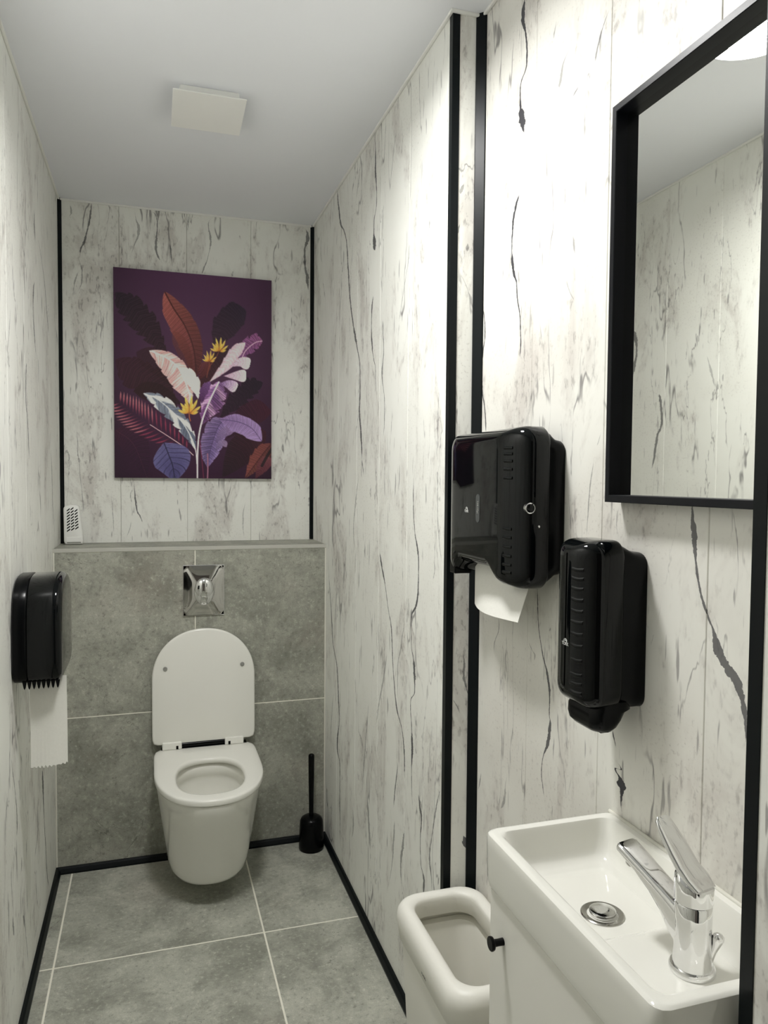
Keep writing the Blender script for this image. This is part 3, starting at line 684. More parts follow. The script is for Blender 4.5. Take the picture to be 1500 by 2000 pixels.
for cc in range(3):
    for rw in range(8):
        zz = zb + 0.047 + rw * 0.0108 + cc * 0.0040
        if zz > zb + 0.127: continue
        wdt = 0.0100 + (zb + 0.13 - zz) * 0.018
        x0 = -0.2985 + cc * (wdt + 0.0030) + 0.001
        pts = [(x0, zz), (x0 + wdt, zz + 0.0082), (x0 + wdt, zz + 0.0132), (x0, zz + 0.0050)]
        fin('grille_slot', add_loft(BM(), [[(x, AY + 0.001, z) for x, z in pts], [(x, AY - 0.0004, z) for x, z in pts]]), M['dark_void'], t)

# ================================================================== CANVAS PICTURE
def paint():
    nu, nv = 300, 400
    U, V = np.meshgrid(np.linspace(0, 1, nu), np.linspace(0, 1, nv))       # v = 0 at the top
    X = 90 + 15 * V + U * 1277; Yt = 85 + 123 * U; Y = Yt + V * (1790 + 18 * U - Yt)
    img = np.zeros((nv, nu, 3))
    rg = np.random.RandomState(3)
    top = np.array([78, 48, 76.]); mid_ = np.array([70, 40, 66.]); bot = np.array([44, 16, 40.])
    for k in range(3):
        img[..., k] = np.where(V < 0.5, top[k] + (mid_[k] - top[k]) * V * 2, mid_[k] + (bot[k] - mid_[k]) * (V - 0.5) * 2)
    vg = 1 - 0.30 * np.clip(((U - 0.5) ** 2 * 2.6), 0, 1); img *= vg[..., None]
    def spline(pts, n=110):
        P = np.array(pts, float); out = []
        Q = np.vstack([2 * P[0] - P[1], P, 2 * P[-1] - P[-2]])
        for i in range(len(P) - 1):
            p0, p1, p2, p3 = Q[i:i + 4]
            for s in np.linspace(0, 1, n // (len(P) - 1) + 1, endpoint=False):
                out.append(0.5 * ((2 * p1) + (-p0 + p2) * s + (2 * p0 - 5 * p1 + 4 * p2 - p3) * s * s + (-p0 + 3 * p1 - 3 * p2 + p3) * s ** 3))
        out.append(P[-1]); return np.array(out)
    def leaf(mid, wl, wr, c_tip, c_base, alpha=1.0, jag=0.0, teeth=7, veins=14, vs=0.22, rib=None, ribw=3.0, pk=0.55, side=0.0, edge=None, band=None, vdark=None, slant=0.9, tipw=0.8):
        S = spline(mid); T = np.gradient(S, axis=0); T /= np.linalg.norm(T, axis=1)[:, None] + 1e-9
        mx = max(wl, wr) + 12
        sel = (X > S[:, 0].min() - mx) & (X < S[:, 0].max() + mx) & (Y > S[:, 1].min() - mx) & (Y < S[:, 1].max() + mx)
        if not sel.any(): return
        px = X[sel]; py = Y[sel]
        d2 = (px[:, None] - S[None, :, 0]) ** 2 + (py[:, None] - S[None, :, 1]) ** 2
        ix = d2.argmin(1); d = np.sqrt(d2[np.arange(len(ix)), ix])
        dx = px - S[ix, 0]; dy = py - S[ix, 1]
        sg = np.sign(T[ix, 0] * dy - T[ix, 1] * dx)
        t = (ix + (T[ix, 0] * dx + T[ix, 1] * dy) / (np.linalg.norm(S[-1] - S[0]) / len(S) + 1e-6)) / (len(S) - 1)
        t = np.clip(t, 0, 1)
        tp = 0.5 ** (1 / pk); bb = tipw * (1 - tp) / tp
        prof = np.minimum(1, (t / tp) ** tipw * ((1 - t) / (1 - tp)) ** min(bb, 1.1))
        w = np.where(sg > 0, wr, wl) * prof + 1e-3
        if jag:
            ph = (t * teeth + (sg > 0) * 0.37 + 0.15 * np.sin(t * 31)) % 1.0
            w = w * (1 - jag * ph ** 2)
        q = d / w
        mask = np.clip((1.04 - q) * np.maximum(w, 4) / 6.0, 0, 1) * (q < 1.2) * alpha
        c = np.array(c_tip, float)[None] * (1 - t)[:, None] + np.array(c_base, float)[None] * t[:, None]
        if edge is not None:
            c = c * (1 - 0.6 * np.clip(q, 0, 1)[:, None] ** 2) + np.array(edge, float)[None] * 0.6 * np.clip(q, 0, 1)[:, None] ** 2
        if band is not None:
            bc, bf = band
            s = np.clip(np.sin(2 * np.pi * (t * bf - q * 0.5) + sg) * 1.4, 0, 1)[:, None]
            c = c * (1 - s) + np.array(bc, float)[None] * s
        ph0 = 0.35 * np.sin(t * 23.0) + 0.25 * np.sin(t * 57 + 1)
        st = np.sin(2 * np.pi * (t * veins * 1.3 - q * slant) + 3 * ph0) * 0.7; st2 = np.sin(2 * np.pi * (t * veins * 2.7 - q * slant * 2.2) + 1.7)
        c = c * (1 + vs * 0.6 * st + vs * 0.5 * st2 + side * sg)[:, None]
        if vdark is not None:
            k = np.clip((np.cos(2 * np.pi * (t * veins - q * slant)) - 0.86) * 7, 0, 1)[:, None] * 0.8
            c = c * (1 - k) + np.array(vdark, float)[None] * k
        c = c * (0.95 + 0.10 * rg.rand(len(px)))[:, None]
        if rib is not None:
            k = np.clip(1.6 - d / ribw, 0, 1)[:, None] * 0.85
            c = c * (1 - k) + np.array(rib, float)[None] * k
        img[sel] = img[sel] * (1 - mask[:, None]) + c * mask[:, None]
    def stroke(pts, wd, col, alpha=1.0, taper=False):
        S = spline(pts, 140); mx = wd + 10
        sel = (X > S[:, 0].min() - mx) & (X < S[:, 0].max() + mx) & (Y > S[:, 1].min() - mx) & (Y < S[:, 1].max() + mx)
        if not sel.any(): return
        d2 = (X[sel][:, None] - S[None, :, 0]) ** 2 + (Y[sel][:, None] - S[None, :, 1]) ** 2
        ix = d2.argmin(1); d = np.sqrt(d2.min(1)); tt = ix / (len(S) - 1)
        w = wd * ((1 - tt) * 0.9 + 0.1 if taper else 1)
        mk = (np.clip((w - d) / 4 + 0.5, 0, 1) * alpha)[:, None]
        img[sel] = img[sel] * (1 - mk) + np.array(col, float)[None] * mk
    # shadowy leaves at the back
    leaf([(105, 290), (250, 420), (390, 600), (520, 830)], 95, 120, (38, 28, 38), (46, 26, 34), 0.9, 0.3, 8, vs=0.25)
    leaf([(270, 770), (420, 860), (560, 1050)], 90, 80, (50, 26, 34), (42, 22, 26), 0.7)
    leaf([(110, 830), (280, 930), (460, 1060), (600, 1230)], 110, 150, (54, 26, 38), (40, 20, 20), 0.8, 0.2, 6)
    leaf([(250, 1080), (420, 1080), (640, 1200)], 60, 90, (40, 20, 22), (34, 16, 18), 0.7)
    leaf([(1150, 440), (1060, 500), (970, 610), (890, 760)], 95, 130, (40, 32, 46), (50, 32, 44), 0.88, 0.1, 5, vs=0.2, pk=0.5)
    leaf([(1010, 745), (930, 830), (830, 960), (760, 1080)], 70, 60, (44, 26, 32), (60, 28, 30), 0.8)
    leaf([(1300, 1025), (1190, 1080), (1060, 1190), (930, 1320)], 75, 95, (30, 20, 32), (38, 20, 34), 0.92, 0.35, 6, vs=0.2)
    leaf([(1375, 1260), (1200, 1320), (1000, 1480)], 60, 130, (62, 22, 36), (36, 12, 28), 0.75)
    leaf([(110, 1400), (250, 1520), (360, 1800)], 110, 90, (56, 22, 42), (34, 12, 34), 0.7, rib=(84, 40, 56), ribw=2)
    leaf([(1330, 1420), (1150, 1560), (960, 1800)], 110, 130, (54, 20, 30), (28, 14, 22), 0.85)
    leaf([(1380, 1520), (1310, 1600), (1240, 1690), (1150, 1810)], 70, 80, (92, 48, 46), (104, 56, 50), 0.95, 0.15, 5, side=0.1, rib=(54, 24, 30))
    leaf([(1385, 1640), (1330, 1700), (1240, 1810)], 40, 70, (110, 60, 66), (78, 36, 44), 0.85, 0.1)
    stroke([(1385, 1560), (1345, 1620), (1300, 1700)], 12, (26, 22, 26), 0.8)
    # tall russet leaf
    leaf([(488, 285), (560, 420), (650, 560), (715, 720), (740, 880), (738, 1010)], 90, 118, (150, 84, 78), (70, 32, 34), 0.97, 0.08, 5, veins=20, vs=0.16, rib=(58, 26, 28), ribw=5, pk=0.68, side=0.08)
    leaf([(560, 600), (640, 760), (720, 960)], 55, 55, (112, 58, 52), (74, 36, 36), 0.55, vs=0.15)
    leaf([(850, 850), (810, 920), (770, 1000)], 40, 50, (112, 54, 54), (74, 32, 34), 0.75)
    # pale left leaf
    leaf([(368, 758), (500, 815), (600, 900), (655, 1010), (690, 1110), (700, 1210)], 66, 120, (232, 206, 200), (228, 200, 196), 1.0, 0.12, 6, veins=11, vs=0.16, rib=(250, 240, 232), ribw=5, pk=0.6, edge=(190, 140, 140), band=((206, 160, 158), 5))
    leaf([(600, 900), (690, 960), (745, 1060), (765, 1160)], 50, 52, (244, 236, 228), (236, 224, 216), 1.0, 0.22, 4, veins=8, vs=0.08)
    # large right leaf: purple below, pale flaps above
    leaf([(1295, 690), (1230, 705), (1150, 770), (1110, 860)], 58, 80, (130, 78, 118), (110, 66, 112), 1.0, 0.4, 4, veins=10, vs=0.3, rib=(230, 190, 206), ribw=3, pk=0.5)
    leaf([(1150, 700), (1070, 780), (990, 890), (840, 1030)], 48, 58, (226, 200, 208), (222, 196, 204), 1.0, 0.12, 5, veins=10, vs=0.1, edge=(186, 146, 166))
    leaf([(1190, 880), (1110, 860), (1010, 900)], 50, 50, (236, 214, 222), (196, 160, 184), 1.0, 0.0, veins=6, vs=0.12, pk=0.42, tipw=0.28)
    leaf([(1160, 965), (1080, 965), (960, 970)], 55, 46, (238, 218, 224), (190, 152, 178), 1.0, 0.0, veins=6, vs=0.12, pk=0.42, tipw=0.28)
    leaf([(1078, 1075), (1010, 1040), (930, 1030)], 42, 50, (226, 204, 220), (112, 78, 132), 1.0, 0.0, veins=6, vs=0.2, pk=0.45, tipw=0.28)
    leaf([(935, 1010), (890, 1110), (830, 1240), (790, 1370)], 118, 72, (126, 92, 142), (84, 44, 88), 1.0, 0.30, 5, veins=9, vs=0.26, side=0.12, edge=(150, 104, 150), band=((178, 138, 176), 2.5), pk=0.62)
    leaf([(860, 1010), (810, 1090), (790, 1200)], 36, 40, (110, 76, 126), (70, 34, 74), 0.95, 0.3, 4, vs=0.25)
    # grey-white leaf low left
    leaf([(322, 1103), (430, 1150), (545, 1245), (640, 1350), (715, 1480), (748, 1585)], 62, 74, (126, 132, 146), (84, 90, 108), 1.0, 0.28, 7, veins=9, vs=0.16, rib=(224, 224, 222), ribw=4, band=((228, 226, 222), 2.6), pk=0.62)
    # fern frond
    sp_ = spline([(122, 1160), (250, 1265), (380, 1360), (560, 1480), (725, 1600)], 120)
    tg = np.gradient(sp_, axis=0); tg /= np.linalg.norm(tg, axis=1)[:, None]
    for i in range(6, 116, 6):
        p = sp_[i]; T_ = tg[i]; N_ = np.array([-T_[1], T_[0]]); f = i / 120
        L = 165 * math.sin(math.pi * (0.12 + 0.80 * f)) ** 0.9 + 18
        tipc = (212, 140, 140) if f < 0.6 else (150, 60, 84)
        for s_ in (-1, 1):
            e_ = p - T_ * L * 0.55 + N_ * s_ * L * 0.72
            leaf([tuple(e_), tuple((p + e_) / 2 + np.array([0, 7])), tuple(p)], 8, 8, tipc, (112, 34, 58), 0.95, veins=2, vs=0.05, pk=0.75)
    stroke([(380, 1360), (560, 1480), (660, 1550), (725, 1610)], 3.0, (226, 190, 190))
    # violet leaves right
    leaf([(985, 1315), (930, 1380), (885, 1500), (855, 1620), (842, 1720)], 88, 100, (116, 94, 138), (84, 70, 112), 1.0, 0.16, 6, veins=10, vs=0.22, rib=(74, 58, 92), ribw=3, pk=0.55, side=-0.08, edge=(150, 126, 168))
    leaf([(1065, 1410), (980, 1430), (900, 1520)], 36, 44, (146, 120, 160), (96, 78, 116), 0.9, vs=0.16)
    leaf([(1000, 1545), (960, 1520), (900, 1590)], 20, 34, (160, 136, 168), (90, 74, 112), 0.85, vs=0.16)
    leaf([(1297, 1502), (1215, 1400), (1120, 1350), (1030, 1330), (930, 1320)], 88, 62, (150, 124, 170), (122, 96, 142), 1.0, 0.05, 5, veins=10, vs=0.12, rib=(84, 66, 104), ribw=3, pk=0.42, edge=(152, 128, 172))
    # slate blue leaf at the foot
    leaf([(488, 1505), (525, 1600), (560, 1700), (580, 1830)], 160, 135, (92, 88, 128), (62, 56, 98), 1.0, 0.0, veins=7, vs=0.06, vdark=(34, 28, 56), rib=(30, 26, 50), ribw=4, pk=0.78, tipw=1.0, slant=1.6, edge=(104, 98, 142))
    # stems
    stroke([(930, 1020), (870, 1140), (805, 1300), (772, 1440), (760, 1600), (760, 1810)], 6.5, (226, 206, 210))
    stroke([(700, 1460), (742, 1560), (756, 1680)], 4, (220, 210, 212))
    stroke([(842, 1600), (845, 1700), (843, 1810)], 5, (150, 100, 120))
    stroke([(775, 1480), (795, 1640), (812, 1810)], 3, (110, 40, 66))
    stroke([(690, 1270), (692, 1300), (700, 1330)], 4, (160, 90, 60))
    stroke([(930, 770), (900, 830), (850, 900), (830, 980)], 3, (120, 62, 52))
    stroke([(858, 850), (850, 890), (835, 960)], 3, (120, 62, 52))
    # yellow flowers
    for (fx, fy, s_) in ((930, 770, 1.0), (850, 850, 0.8), (690, 1270, 1.25)):
        for an, L in ((-72, 78), (-40, 92), (-14, 116), (8, 120), (30, 108), (58, 90), (80, 60), (-55, 60), (20, 70), (-25, 74)):
            a_ = math.radians(an); tip = (fx + math.sin(a_) * L * s_, fy - math.cos(a_) * L * s_)
            mdp = ((fx + tip[0]) / 2 + math.cos(a_) * 3, (fy + tip[1]) / 2 + 5)
            leaf([tip, mdp, (fx, fy)], 11 * s_, 11 * s_, (244, 206, 110), (208, 124, 40), 1.0, veins=3, vs=0.12, pk=0.8)
    return np.clip(img / 255.0, 0, 1)

PX0, PX1, PZ0, PZ1 = -0.1325, 0.4690, 1.4005, 2.1995
PD = 0.020
t = empty('canvas_picture', ((PX0 + PX1) / 2, YB, PZ0), 'purple canvas print of tropical leaves hanging on the back wall', 'picture')
fin('canvas_body', bx(PX0 + 0.0004, PX1 - 0.0004, YB - PD + 0.0006, YB - 0.0005, PZ0 + 0.0004, PZ1 - 0.0004), simple('canvas_edge', (0.035, 0.012, 0.030), 0.75), t)
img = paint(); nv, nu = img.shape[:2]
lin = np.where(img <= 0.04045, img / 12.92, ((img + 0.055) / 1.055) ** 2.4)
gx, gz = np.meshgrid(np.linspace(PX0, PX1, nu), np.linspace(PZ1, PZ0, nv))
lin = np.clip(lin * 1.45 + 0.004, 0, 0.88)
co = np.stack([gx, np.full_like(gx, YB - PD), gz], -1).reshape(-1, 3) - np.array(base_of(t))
idx = np.arange(nu * nv).reshape(nv, nu)
fc_ = np.stack([idx[:-1, :-1], idx[1:, :-1], idx[1:, 1:], idx[:-1, 1:]], -1).reshape(-1, 4)
me = bpy.data.meshes.new('printed_front'); me.from_pydata(co.tolist(), [], fc_.tolist())
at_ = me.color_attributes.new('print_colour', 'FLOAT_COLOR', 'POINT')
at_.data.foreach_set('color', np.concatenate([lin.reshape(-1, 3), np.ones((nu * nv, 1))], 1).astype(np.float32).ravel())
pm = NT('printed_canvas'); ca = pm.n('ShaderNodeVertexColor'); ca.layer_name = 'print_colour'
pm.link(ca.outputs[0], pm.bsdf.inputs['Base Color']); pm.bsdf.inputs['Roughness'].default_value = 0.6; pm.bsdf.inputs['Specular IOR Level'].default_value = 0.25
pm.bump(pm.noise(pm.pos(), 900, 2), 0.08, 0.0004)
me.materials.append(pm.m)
o = bpy.data.objects.new('printed_front', me); COL.objects.link(o); o.parent = t

# ================================================================== TOILET PAPER DISPENSER (left wall)
DY, DZ = 2.120, 1.000
t = empty('toilet_roll_dispenser', (XL, DY, 0.885), 'glossy black toilet roll dispenser on the left wall', 'dispenser')
def drum(ins, zoff=0.0):
    def f(y, z):
        dy = abs(y - DY) / (0.139 - ins)
        if z >= DZ: return dy ** 3.0 + ((z - DZ) / (0.150 - ins)) ** 3.0
        return dy ** 6 + ((DZ - z) / (0.114 - ins)) ** 6
    return f
dr = lambda ins, dx: [(XL + dx, y, z) for y, z in radial(drum(ins), (DY, DZ), 96)]
fin('back_shell', add_loft(BM(), [dr(0.006, 0.0005), dr(0.001, 0.004), dr(0.0, 0.030), dr(0.002, 0.034)]), M['satin_black'], t, 45)
rr = [dr(0.003, 0.0345), dr(0.0005, 0.037)]
for k in range(0, 9):
    a = math.radians(90 * k / 8)
    rr.append(dr(0.0005 + 0.020 * (1 - math.cos(a)), 0.098 + 0.016 * math.sin(a)))
rr += [dr(0.05, 0.1155), dr(0.09, 0.1165)]
fin('cover', add_loft(BM(), rr), M['gloss_black'], t, 50)
bm = BM()
for k in range(8):
    x0 = XL + 0.022 + k * 0.0108
    add_loft(bm, [[(x0, y, 0.896), (x0 + 0.0106, y, 0.896), (x0 + 0.0075, y, 0.880), (x0 + 0.0053, y, 0.8755), (x0 + 0.0031, y, 0.880)] for y in (2.000, 2.004)])
fin('serrated_edge', bm, M['satin_black'], t)

def sheet(name, rows, label, cat, th=0.0008, group=None):
    """thin sheet with thickness from a grid of points"""
    bm = BM()
    R = [[Vector(p) for p in r] for r in rows]; nr, nc = len(R), len(R[0])
    nrm = []
    for i in range(nr):
        l = []
        for j in range(nc):
            a = R[min(i + 1, nr - 1)][j] - R[max(i - 1, 0)][j]; b_ = R[i][min(j + 1, nc - 1)] - R[i][max(j - 1, 0)]
            l.append(a.cross(b_).normalized())
        nrm.append(l)
    A = [[bm.verts.new(R[i][j] + nrm[i][j] * th / 2) for j in range(nc)] for i in range(nr)]
    B_ = [[bm.verts.new(R[i][j] - nrm[i][j] * th / 2) for j in range(nc)] for i in range(nr)]
    for i in range(nr - 1):
        for j in range(nc - 1):
            bm.faces.new((A[i][j], A[i][j + 1], A[i + 1][j + 1], A[i + 1][j])); bm.faces.new((B_[i][j], B_[i + 1][j], B_[i + 1][j + 1], B_[i][j + 1]))
    for i in range(nr - 1):
        bm.faces.new((A[i][0], A[i + 1][0], B_[i + 1][0], B_[i][0])); bm.faces.new((A[i][-1], B_[i][-1], B_[i + 1][-1], A[i + 1][-1]))
    for j in range(nc - 1):
        bm.faces.new((A[0][j], B_[0][j], B_[0][j + 1], A[0][j + 1])); bm.faces.new((A[-1][j], A[-1][j + 1], B_[-1][j + 1], B_[-1][j]))
    o = fin(name, bm, M['paper'], None, 60)
    return tag(o, label, cat, group)

rows = []
nj = 30
for i in range(17):
    s_ = i / 16; r = []
    for j in range(nj + 1):
        f = j / nj
        x = XL + 0.034 + f * 0.0865
        z = 0.900 - s_ * (0.2330 + 0.0025 * math.sin(j * 1.9) + 0.002 * math.sin(j * 4.1) - 0.005 * f)
        y = 2.030 + 0.006 * math.sin(s_ * 2.6) + 0.004 * math.sin(f * 5 + s_ * 2)
        r.append((x, y, z))
    rows.append(r)
sheet('toilet_paper', rows, 'strip of white toilet paper hanging from the black dispenser', 'toilet paper')

# ================================================================== TOWEL DISPENSER
TY0, TY1, TZ0, TZ1 = 1.197, 1.546, 1.2015, 1.5000
t = empty('towel_dispenser', (XB, (TY0 + TY1) / 2, TZ0), 'wide glossy black paper towel dispenser beside the corner strip', 'dispenser')
def arch(y):
    c = (TY0 + TY1) / 2 + 0.018
    s_ = min(1.0, max(0.0, (0.118 - abs(y - c)) / 0.055)); s_ = s_ * s_ * (3 - 2 * s_)
    return 0.026 * s_
def trect(iy, iz, x, with_arch=True, r=0.032):
    pts = dense(rrect(TY0 + iy, TY1 - iy, TZ0 + iz, TZ1 - iz, r, 8), 200)
    return [(x, y, z + (arch(y) if (with_arch and z < TZ0 + iz + 0.02) else 0)) for y, z in pts]
fin('back_shell', add_loft(BM(), [trect(0.003, 0.028, XB - 0.0005, False, 0.02), trect(0.001, 0.026, XB - 0.004, False, 0.02), trect(0.001, 0.024, XB - 0.014, False, 0.02), trect(0.004, 0.012, XB - 0.024, False, 0.025), trect(0.006, 0.004, XB - 0.034, False)]), M['satin_black'], t, 50)
XF0 = XB - 0.060; RX, RY, RZ = 0.040, 0.075, 0.024
rr = [trect(0.004, 0.003, XB - 0.030), trect(0.0, 0.0, XB - 0.036), trect(0.0, 0.0, XF0)]
for k in range(1, 15):
    a = math.radians(90 * k / 14)
    rr.append(trect(RY * (1 - math.cos(a)), RZ * (1 - math.cos(a)), XF0 - RX * math.sin(a), True, 0.032 - 0.010 * k / 14))
cover = fin('cover', add_loft(BM(), rr), M['gloss_black'], t, 40)
def front_x(y):
    """cover surface at height mid, as a function of y"""
    d = min(y - TY0, TY1 - y)
    if d >= RY: return XF0 - RX
    return XF0 - RX * math.sqrt(max(0, 1 - (1 - d / RY) ** 2))
# seam between the cover and its lower flap, ridges, lock, window, mark
ys_ = 1.238
zs_ = [1.232, 1.246, 1.262, 1.279, 1.296, 1.312, 1.405, 1.421, 1.436, 1.449, 1.460]
rme = None
for zr in zs_:
    x = front_x(ys_)
    bm = BM()
    add_loft(bm, [[(front_x(ys_ + v) - hh, ys_ + v, zr + dz) for v in (-0.011, -0.0055, 0, 0.0055, 0.011)] for dz, hh in ((-0.0036, -0.0006), (-0.0016, 0.0013), (0.0, 0.0020), (0.0016, 0.0013), (0.0036, -0.0006))], False, False, closed=False)
    fin('ridge', bm, M['gloss_black'], cover, 60, recalc=False)
LKX, LKZ = 0.648, 1.351
LY = TY0 + 0.0025
lk = fin('lock', add_lathe(BM(), [(0.0100, LY + 0.006), (0.0100, LY - 0.0022), (0.0092, LY - 0.0030), (0.0080, LY - 0.0022), (0.0078, LY + 0.004)], (LKX, 0, LKZ), 32, 'Y', True, True), M['chrome'], t, 40)
fin('key_barrel', add_lathe(BM(), [(0.0076, LY + 0.003), (0.0076, LY - 0.0012), (0.006, LY - 0.0018)], (LKX, 0, LKZ), 24, 'Y'), M['gloss_black'], lk, 40)
fin('rivet', add_lathe(BM(), [(0.0022, TY0 + 0.001), (0.0022, TY0 - 0.0006), (0.0012, TY0 - 0.001)], (LKX + 0.017, 0, 1.318), 16, 'Y'), M['chrome'], t, 40)
wy = 1.358
wn = fin('level_window', prism(dense(rrect(wy - 0.009, wy + 0.009, 1.317, 1.373, 0.008, 6), 60), 'X', front_x(wy) + 0.0008, front_x(wy) - 0.0006), M['label_grey'], t, 40)
def yz_text(body, size, x, y, z, vertical=False):
    """lettering that reads from the -x side, lying in the plane x = const"""
    rot = Matrix(((0, 0, -1), (-1, 0, 0), (0, 1, 0))).to_4x4()
    if vertical: rot = rot @ Matrix.Rotation(math.radians(90), 4, 'Z')
    return Matrix.Translation((x, y, z)) @ rot
def lettering(name, body, size, x, y, z, mat, parent, vertical=False, wave=True):
    me = text_mesh(body, size, yz_text(body, size, x, y, z, vertical)); me.name = name
    bm = bmesh.new(); bm.from_mesh(me); bpy.data.meshes.remove(me)
    if wave:
        for dz, wd_ in ((size * 0.62, 0.0006), (size * 0.95, 0.0004)):
            L = size * 1.5; pts = [(x, y - (i / 10 - 0.5) * L, z + dz + size * 0.22 * math.sin((i / 10 - 0.2) * 5)) for i in range(11)]
            add_tube(bm, pts, wd_, 6)
    return fin(name, bm, mat, parent, None, recalc=False)
lettering('maker_mark', 'TORK', 0.0075, front_x(1.413) - 0.0004, 1.413, 1.337, M['print_white'], t)
lettering('window_lettering', 'Xpress', 0.009, front_x(wy) - 0.0008, wy, 1.347, M['grey_rubber'], wn, True, False)
fin('finger_guide', bx(XF0 - 0.030, XF0 + 0.01, TY1 - 0.050, TY1 - 0.020, TZ0 - 0.004, TZ0 + 0.03, bev=0.003), M['satin_black'], t)

# paper towel sheet
rows = []
for i in range(13):
    s_ = i / 12; r = []
    for j in range(15):
        f = j / 14
        y = 1.482 - 0.004 * s_ - f * (0.262 - 0.020 * s_ ** 0.5)
        x = 0.671 - 0.012 * s_ - 0.006 * math.sin(f * 3.1) * s_ + (0.022 * (1 - f) ** 3 - 0.012) * s_
        z = 1.2270 - s_ * (0.103 - 0.014 * f + 0.010 * (1 - f) ** 4 * -1)
        r.append((x, y, z))
    rows.append(r)
sheet('paper_towel', rows, 'white paper towel sticking out under the black towel dispenser', 'paper towel')

# ================================================================== SOAP DISPENSER
SY0, SY1, SZ0, SZ1 = 0.957, 1.064, 1.052, 1.3110
t = empty('soap_dispenser', (XB, (SY0 + SY1) / 2, 0.985), 'narrow glossy black soap dispenser above the wash basin', 'dispenser')
def srect(iy, z0, z1, x, r=0.026):
    return [(x, y, z) for y, z in dense(rrect(SY0 + iy, SY1 - iy, z0, z1, r, 8), 140)]
fin('back_shell', add_loft(BM(), [srect(0.001, SZ0 + 0.000, SZ1 - 0.020, XB - 0.0005, 0.02), srect(0.0, SZ0 + 0.001, SZ1 - 0.019, XB - 0.004, 0.02), srect(0.0, SZ0 + 0.001, SZ1 - 0.018, XB - 0.018, 0.02), srect(0.003, SZ0 + 0.004, SZ1 - 0.010, XB - 0.03, 0.024), srect(0.004, SZ0 + 0.006, SZ1 - 0.003, XB - 0.045)]), M['satin_black'], t, 50)
SX0 = XB - 0.068; SRX, SRY, SRZ = 0.040, 0.046, 0.022
rr = [srect(0.003, SZ0 + 0.003, SZ1 - 0.001, XB - 0.040), srect(0.0, SZ0, SZ1, XB - 0.046), srect(0.0, SZ0, SZ1, SX0)]
for k in range(1, 15):
    a = math.radians(90 * k / 14); c_ = 1 - math.cos(a)
    rr.append(srect(SRY * c_, SZ0 + SRZ * c_ * 1.5, SZ1 - SRZ * c_, SX0 - SRX * math.sin(a), 0.026 - 0.016 * k / 14))
cover = fin('cover', add_loft(BM(), rr), M['gloss_black'], t, 40)
def soap_x(y):
    d = min(y - SY0, SY1 - y)
    if d >= SRY: return SX0 - SRX
    return SX0 - SRX * math.sqrt(max(0, 1 - (1 - d / SRY) ** 2))
ys_ = 0.985
for zr in (1.078, 1.092, 1.106, 1.128, 1.150, 1.168, 1.186, 1.203, 1.220, 1.237, 1.252, 1.266):
    bm = BM()
    add_loft(bm, [[(soap_x(ys_ + v) - hh, ys_ + v, zr + dz + 60 * (v + 0.001) ** 2 * 0.25) for v in (-0.010, -0.005, 0, 0.005, 0.010)] for dz, hh in ((-0.0035, -0.0006), (-0.0014, 0.0009), (0.0, 0.0013), (0.0014, 0.0009), (0.0035, -0.0006))], False, False, closed=False)
    fin('ridge', bm, M['gloss_black'], cover, 60, recalc=False)
lettering('maker_mark', 'TORK', 0.0070, soap_x(1.012) - 0.0004, 1.010, 1.149, M['print_white'], t)
def sp_ring(fx, bx_, iy, z): return [(x, y, z) for x, y in dense(rrect(SX0 - 0.010 + fx, XB - 0.012 - bx_, SY0 + 0.006 + iy, SY1 - 0.006 - iy, 0.020, 8), 80)]
fin('pump_nozzle', add_loft(BM(), [sp_ring(0.0, 0.0, 0.001, SZ0 + 0.012), sp_ring(0.0, 0.0, 0.001, SZ0 - 0.001), sp_ring(-0.003, 0.009, 0.001, SZ0 - 0.005), sp_ring(-0.004, 0.016, 0.001, SZ0 - 0.018), sp_ring(-0.002, 0.022, 0.003, SZ0 - 0.028), sp_ring(0.004, 0.026, 0.008, SZ0 - 0.0345), sp_ring(0.012, 0.030, 0.017, SZ0 - 0.038)]), M['satin_black'], t, 50)

# ================================================================== MIRROR
MY0, MY1, MZ0, MZ1 = 0.632, 1.0305, 1.3675, 1.9815
t = empty('wall_mirror', (XB, (MY0 + MY1) / 2, MZ0), 'rectangular mirror in a thin black frame', 'mirror')
MF, MB_, MW = XB - 0.030, XB - 0.0005, 0.0115
bm = BM()
def rc(i, x): return [(x, MY0 + i, MZ0 + i), (x, MY1 - i, MZ0 + i), (x, MY1 - i, MZ1 - i), (x, MY0 + i, MZ1 - i)]
add_loft(bm, [rc(0, MB_), rc(0, MF + 0.001), rc(0.001, MF), rc(MW - 0.001, MF), rc(MW, MF + 0.001), rc(MW, MB_), rc(0, MB_)], False, False)
fin('frame', bm, M['frame_black'], t)
fin('mirror_glass', bx(XB - 0.0095, XB - 0.0055, MY0 + MW - 0.003, MY1 - MW + 0.003, MZ0 + MW - 0.003, MZ1 - MW + 0.003), M['mirror'], t)

# ================================================================== VANITY CABINET
CY0, CY1, CZ0, CZ1 = 0.628, 1.030, 0.16, 0.7745
t = empty('vanity_cabinet', (XB, 0.83, CZ0), 'white vanity cabinet with a black knob under the wash basin', 'cabinet')
fin('body', bx(0.5165, XB - 0.0005, CY0, CY1, CZ0, CZ1, bev=0.001), M['lacquer'], t)
dr_ = fin('door', bx(0.4985, 0.5155, CY0 + 0.001, CY1 - 0.001, CZ0 + 0.002, CZ1 - 0.003, bev=0.0015), M['lacquer'], t)
fin('knob', add_lathe(BM(), [(0.0055, 0.4990), (0.0052, 0.490), (0.0055, 0.484), (0.0095, 0.482), (0.0105, 0.480), (0.0105, 0.4775), (0.0095, 0.4765)], (0, 0.984, 0.7125), 28, 'X'), M['satin_black'], dr_, 40)

